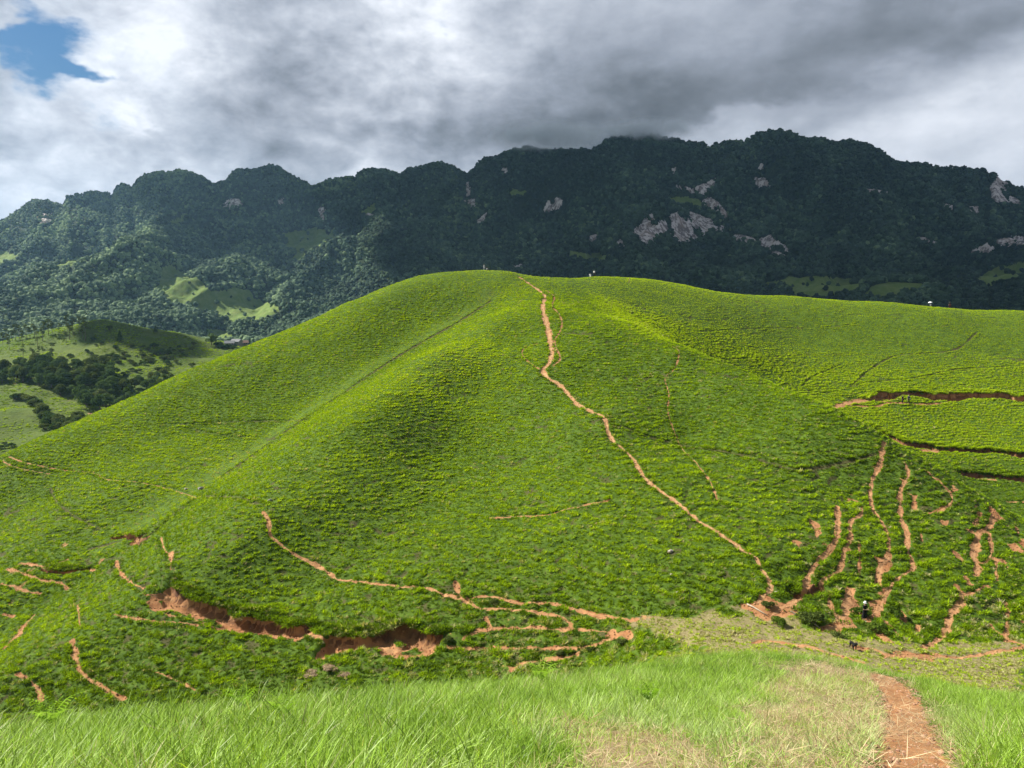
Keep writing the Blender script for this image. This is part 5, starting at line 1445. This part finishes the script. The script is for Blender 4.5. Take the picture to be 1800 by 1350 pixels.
v, f = tubes([([(0, 0, -.12), (0, 0, -.20), (.03, 0, -.24), (.06, 0, -.20)], [.016] * 4)]); link("handle", mesh_np("handle", v, f), CLOTH['dark'], ur)
for k in range(8):
    a = k * math.pi / 4; v, f = tubes([([(0, 0, .84)] + [(math.cos(a) * r_ * .97, math.sin(a) * r_ * .97, z - .02) for r_, z in cv[2::2]], [.006] * (1 + len(cv[2::2])))]); link("rib", mesh_np("rib", v, f), CLOTH['dark'], ur)
tag(ur, "open white umbrella held up on the long right crest", "umbrella")
# the dog on the saddle path, facing the camera
DV = [(0, .28, .40), (0, .08, .41), (0, -.16, .41), (0, -.26, .50), (0, -.33, .60), (0, -.43, .59), (0, -.50, .575),
      (-.085, .27, .36), (-.095, .22, .24), (-.095, .30, .14), (-.095, .28, .03), (-.095, .24, .015), (.085, .27, .36), (.095, .22, .24), (.095, .30, .14), (.095, .28, .03), (.095, .24, .015),
      (-.09, -.17, .34), (-.09, -.14, .20), (-.09, -.16, .03), (-.09, -.20, .015), (.09, -.17, .34), (.09, -.14, .20), (.09, -.16, .03), (.09, -.20, .015), (0, .40, .44), (0, .50, .56)]
DE = [(0, 1), (1, 2), (2, 3), (3, 4), (4, 5), (5, 6), (0, 7), (7, 8), (8, 9), (9, 10), (10, 11), (0, 12), (12, 13), (13, 14), (14, 15), (15, 16), (2, 17), (17, 18), (18, 19), (19, 20), (2, 21), (21, 22), (22, 23), (23, 24), (0, 25), (25, 26)]
DR = [.085, .085, .115, .075, .07, .04, .03, .065, .05, .026, .022, .022, .065, .05, .026, .022, .022, .055, .034, .022, .024, .055, .034, .022, .024, .022, .012]
dog = bpy.data.objects.new("dog", None); COL.objects.link(dog); dog.location = near(1500, 1142); dog.rotation_euler = (0, 0, .1); dog.scale = (1.1, 1.1, 1.1)
link("body", skin_mesh("dog_body", DV, DE, DR), CLOTH['black'], dog)
for q in (-1, 1):
    v = np.array([[q * .03, -.31, .65], [q * .075, -.31, .645], [q * .062, -.32, .735], [q * .05, -.285, .65]]); link("ear", mesh_np("ear", v, np.array([[0, 1, 2], [1, 3, 2], [3, 0, 2], [0, 3, 1]]), False), CLOTH['black'], dog)
tag(dog, "black dog standing on the saddle below the person in black", "dog")
# ------------------------------------------------------------------ unseen cumulus overhead, shaped and placed to shade the mountain and left hill
m_cloud, n = newmat("cloud_white")
finish(n, princ(n, (.86, .88, .9), 1.0, 0.0))


def cloud(name, spots, alt):
    V_, F_ = [], []
    off = 0
    for k, (px, py, y_, r) in enumerate(spots):
        p = Vector(P(px, py, y_)); c = p + sd * ((alt - p.z) / sd.z)
        bm = bmesh.new(); bmesh.ops.create_icosphere(bm, subdivisions=4, radius=1)
        co = np.array([v.co for v in bm.verts]); f = np.array([[v.index for v in q.verts] for q in bm.faces]); bm.free()
        d = 1 + (fbm(co[:, 0] * 2.2 + k * 7, co[:, 1] * 2.2 + co[:, 2] * 1.7, 4, 400 + k) - .5) * .75
        co = co * d[:, None] * np.array([r, r / math.sin(SUN_EL) * .9, r * .38])
        V_.append(co + np.array(c)); F_.append(f + off); off += len(co)
    me = mesh_np(name, np.concatenate(V_), np.concatenate(F_))
    return tag(link(name, me, m_cloud), kind='structure')


cloud("cloud", [(1000, 400, 1050, 250), (1200, 400, 1000, 260), (1450, 400, 1000, 280), (1700, 400, 1000, 300), (1950, 420, 1000, 330), (1000, 300, 1350, 200), (1300, 280, 1280, 230), (1600, 320, 1250, 230), (1850, 340, 1200, 230), (850, 330, 1350, 170), (860, 430, 1050, 150),
                (920, 520, 800, 130), (1200, 520, 760, 170), (1500, 510, 720, 190), (1800, 500, 720, 230), (2150, 450, 1000, 320)], 950)
cloud("cloud", [(60, 360, 1640, 85), (200, 345, 1640, 95), (330, 325, 1600, 110), (480, 320, 1540, 140), (640, 330, 1520, 115), (780, 320, 1450, 120), (360, 392, 1250, 75), (440, 392, 1260, 80)], 1050)
cloud("cloud", [(215, 606, 415, 15), (300, 610, 418, 17)], 520)

# cloud wisps caught on the crest
m_mist, n = newmat("mist")
tcn = n.n('ShaderNodeTexCoord'); geo = n.n('ShaderNodeNewGeometry')
ln_ = n.n('ShaderNodeVectorMath', operation='LENGTH'); n.link(tcn.outputs['Object'], ln_.inputs[0])
edge = n.ss(ln_.outputs['Value'], .25, .98, 1., 0.)
dens = n.m('MULTIPLY', edge, n.ss(n.noise(geo.outputs['Position'], .022, 4, .6), .40, .62, .06, 1.))
pv = n.n('ShaderNodeVolumePrincipled'); pv.inputs['Color'].default_value = (.9, .93, .97, 1); pv.inputs['Anisotropy'].default_value = .2
n.link(n.m('MULTIPLY', dens, .07), pv.inputs['Density'])
o_ = n.n('ShaderNodeOutputMaterial'); n.link(pv.outputs[0], o_.inputs['Volume'])
for px, py, y_, rx, ry, rz in [(965, 240, 1390, 115, 70, 30), (1140, 228, 1350, 100, 60, 22)]:
    bm = bmesh.new(); bmesh.ops.create_icosphere(bm, subdivisions=3, radius=1); me = bpy.data.meshes.new("mist"); bm.to_mesh(me); bm.free()
    o = link("mist", me, m_mist, loc=P(px, py, y_)); o.scale = (rx, ry, rz)
    tag(o, "pale cloud wisp clinging to the mountain crest", kind='stuff')
S.cycles.volume_step_rate = 4.0
S.cycles.volume_max_steps = 64

# ------------------------------------------------------------------ haze
HZ_D = .000055
m_haze, n = newmat("haze_air")
pv = n.n('ShaderNodeVolumePrincipled')
pv.inputs['Color'].default_value = (.38, .66, 1.0, 1); pv.inputs['Density'].default_value = HZ_D; pv.inputs['Anisotropy'].default_value = .3
o_ = n.n('ShaderNodeOutputMaterial'); n.link(pv.outputs[0], o_.inputs['Volume'])
bx0, bx1, by0, by1, bz0, bz1 = -9100, 9100, -60, 9100, -90, 420
hv = np.array([[x, y, z] for z in (bz0, bz1) for y in (by0, by1) for x in (bx0, bx1)], float)
hm = mesh_np("haze", hv, np.array([[0, 2, 3, 1], [4, 5, 7, 6], [0, 1, 5, 4], [2, 6, 7, 3], [0, 4, 6, 2], [1, 3, 7, 5]]), smooth=False)
tag(link("haze", hm, m_haze), "pale even air between the camera and the mountain", kind='stuff')
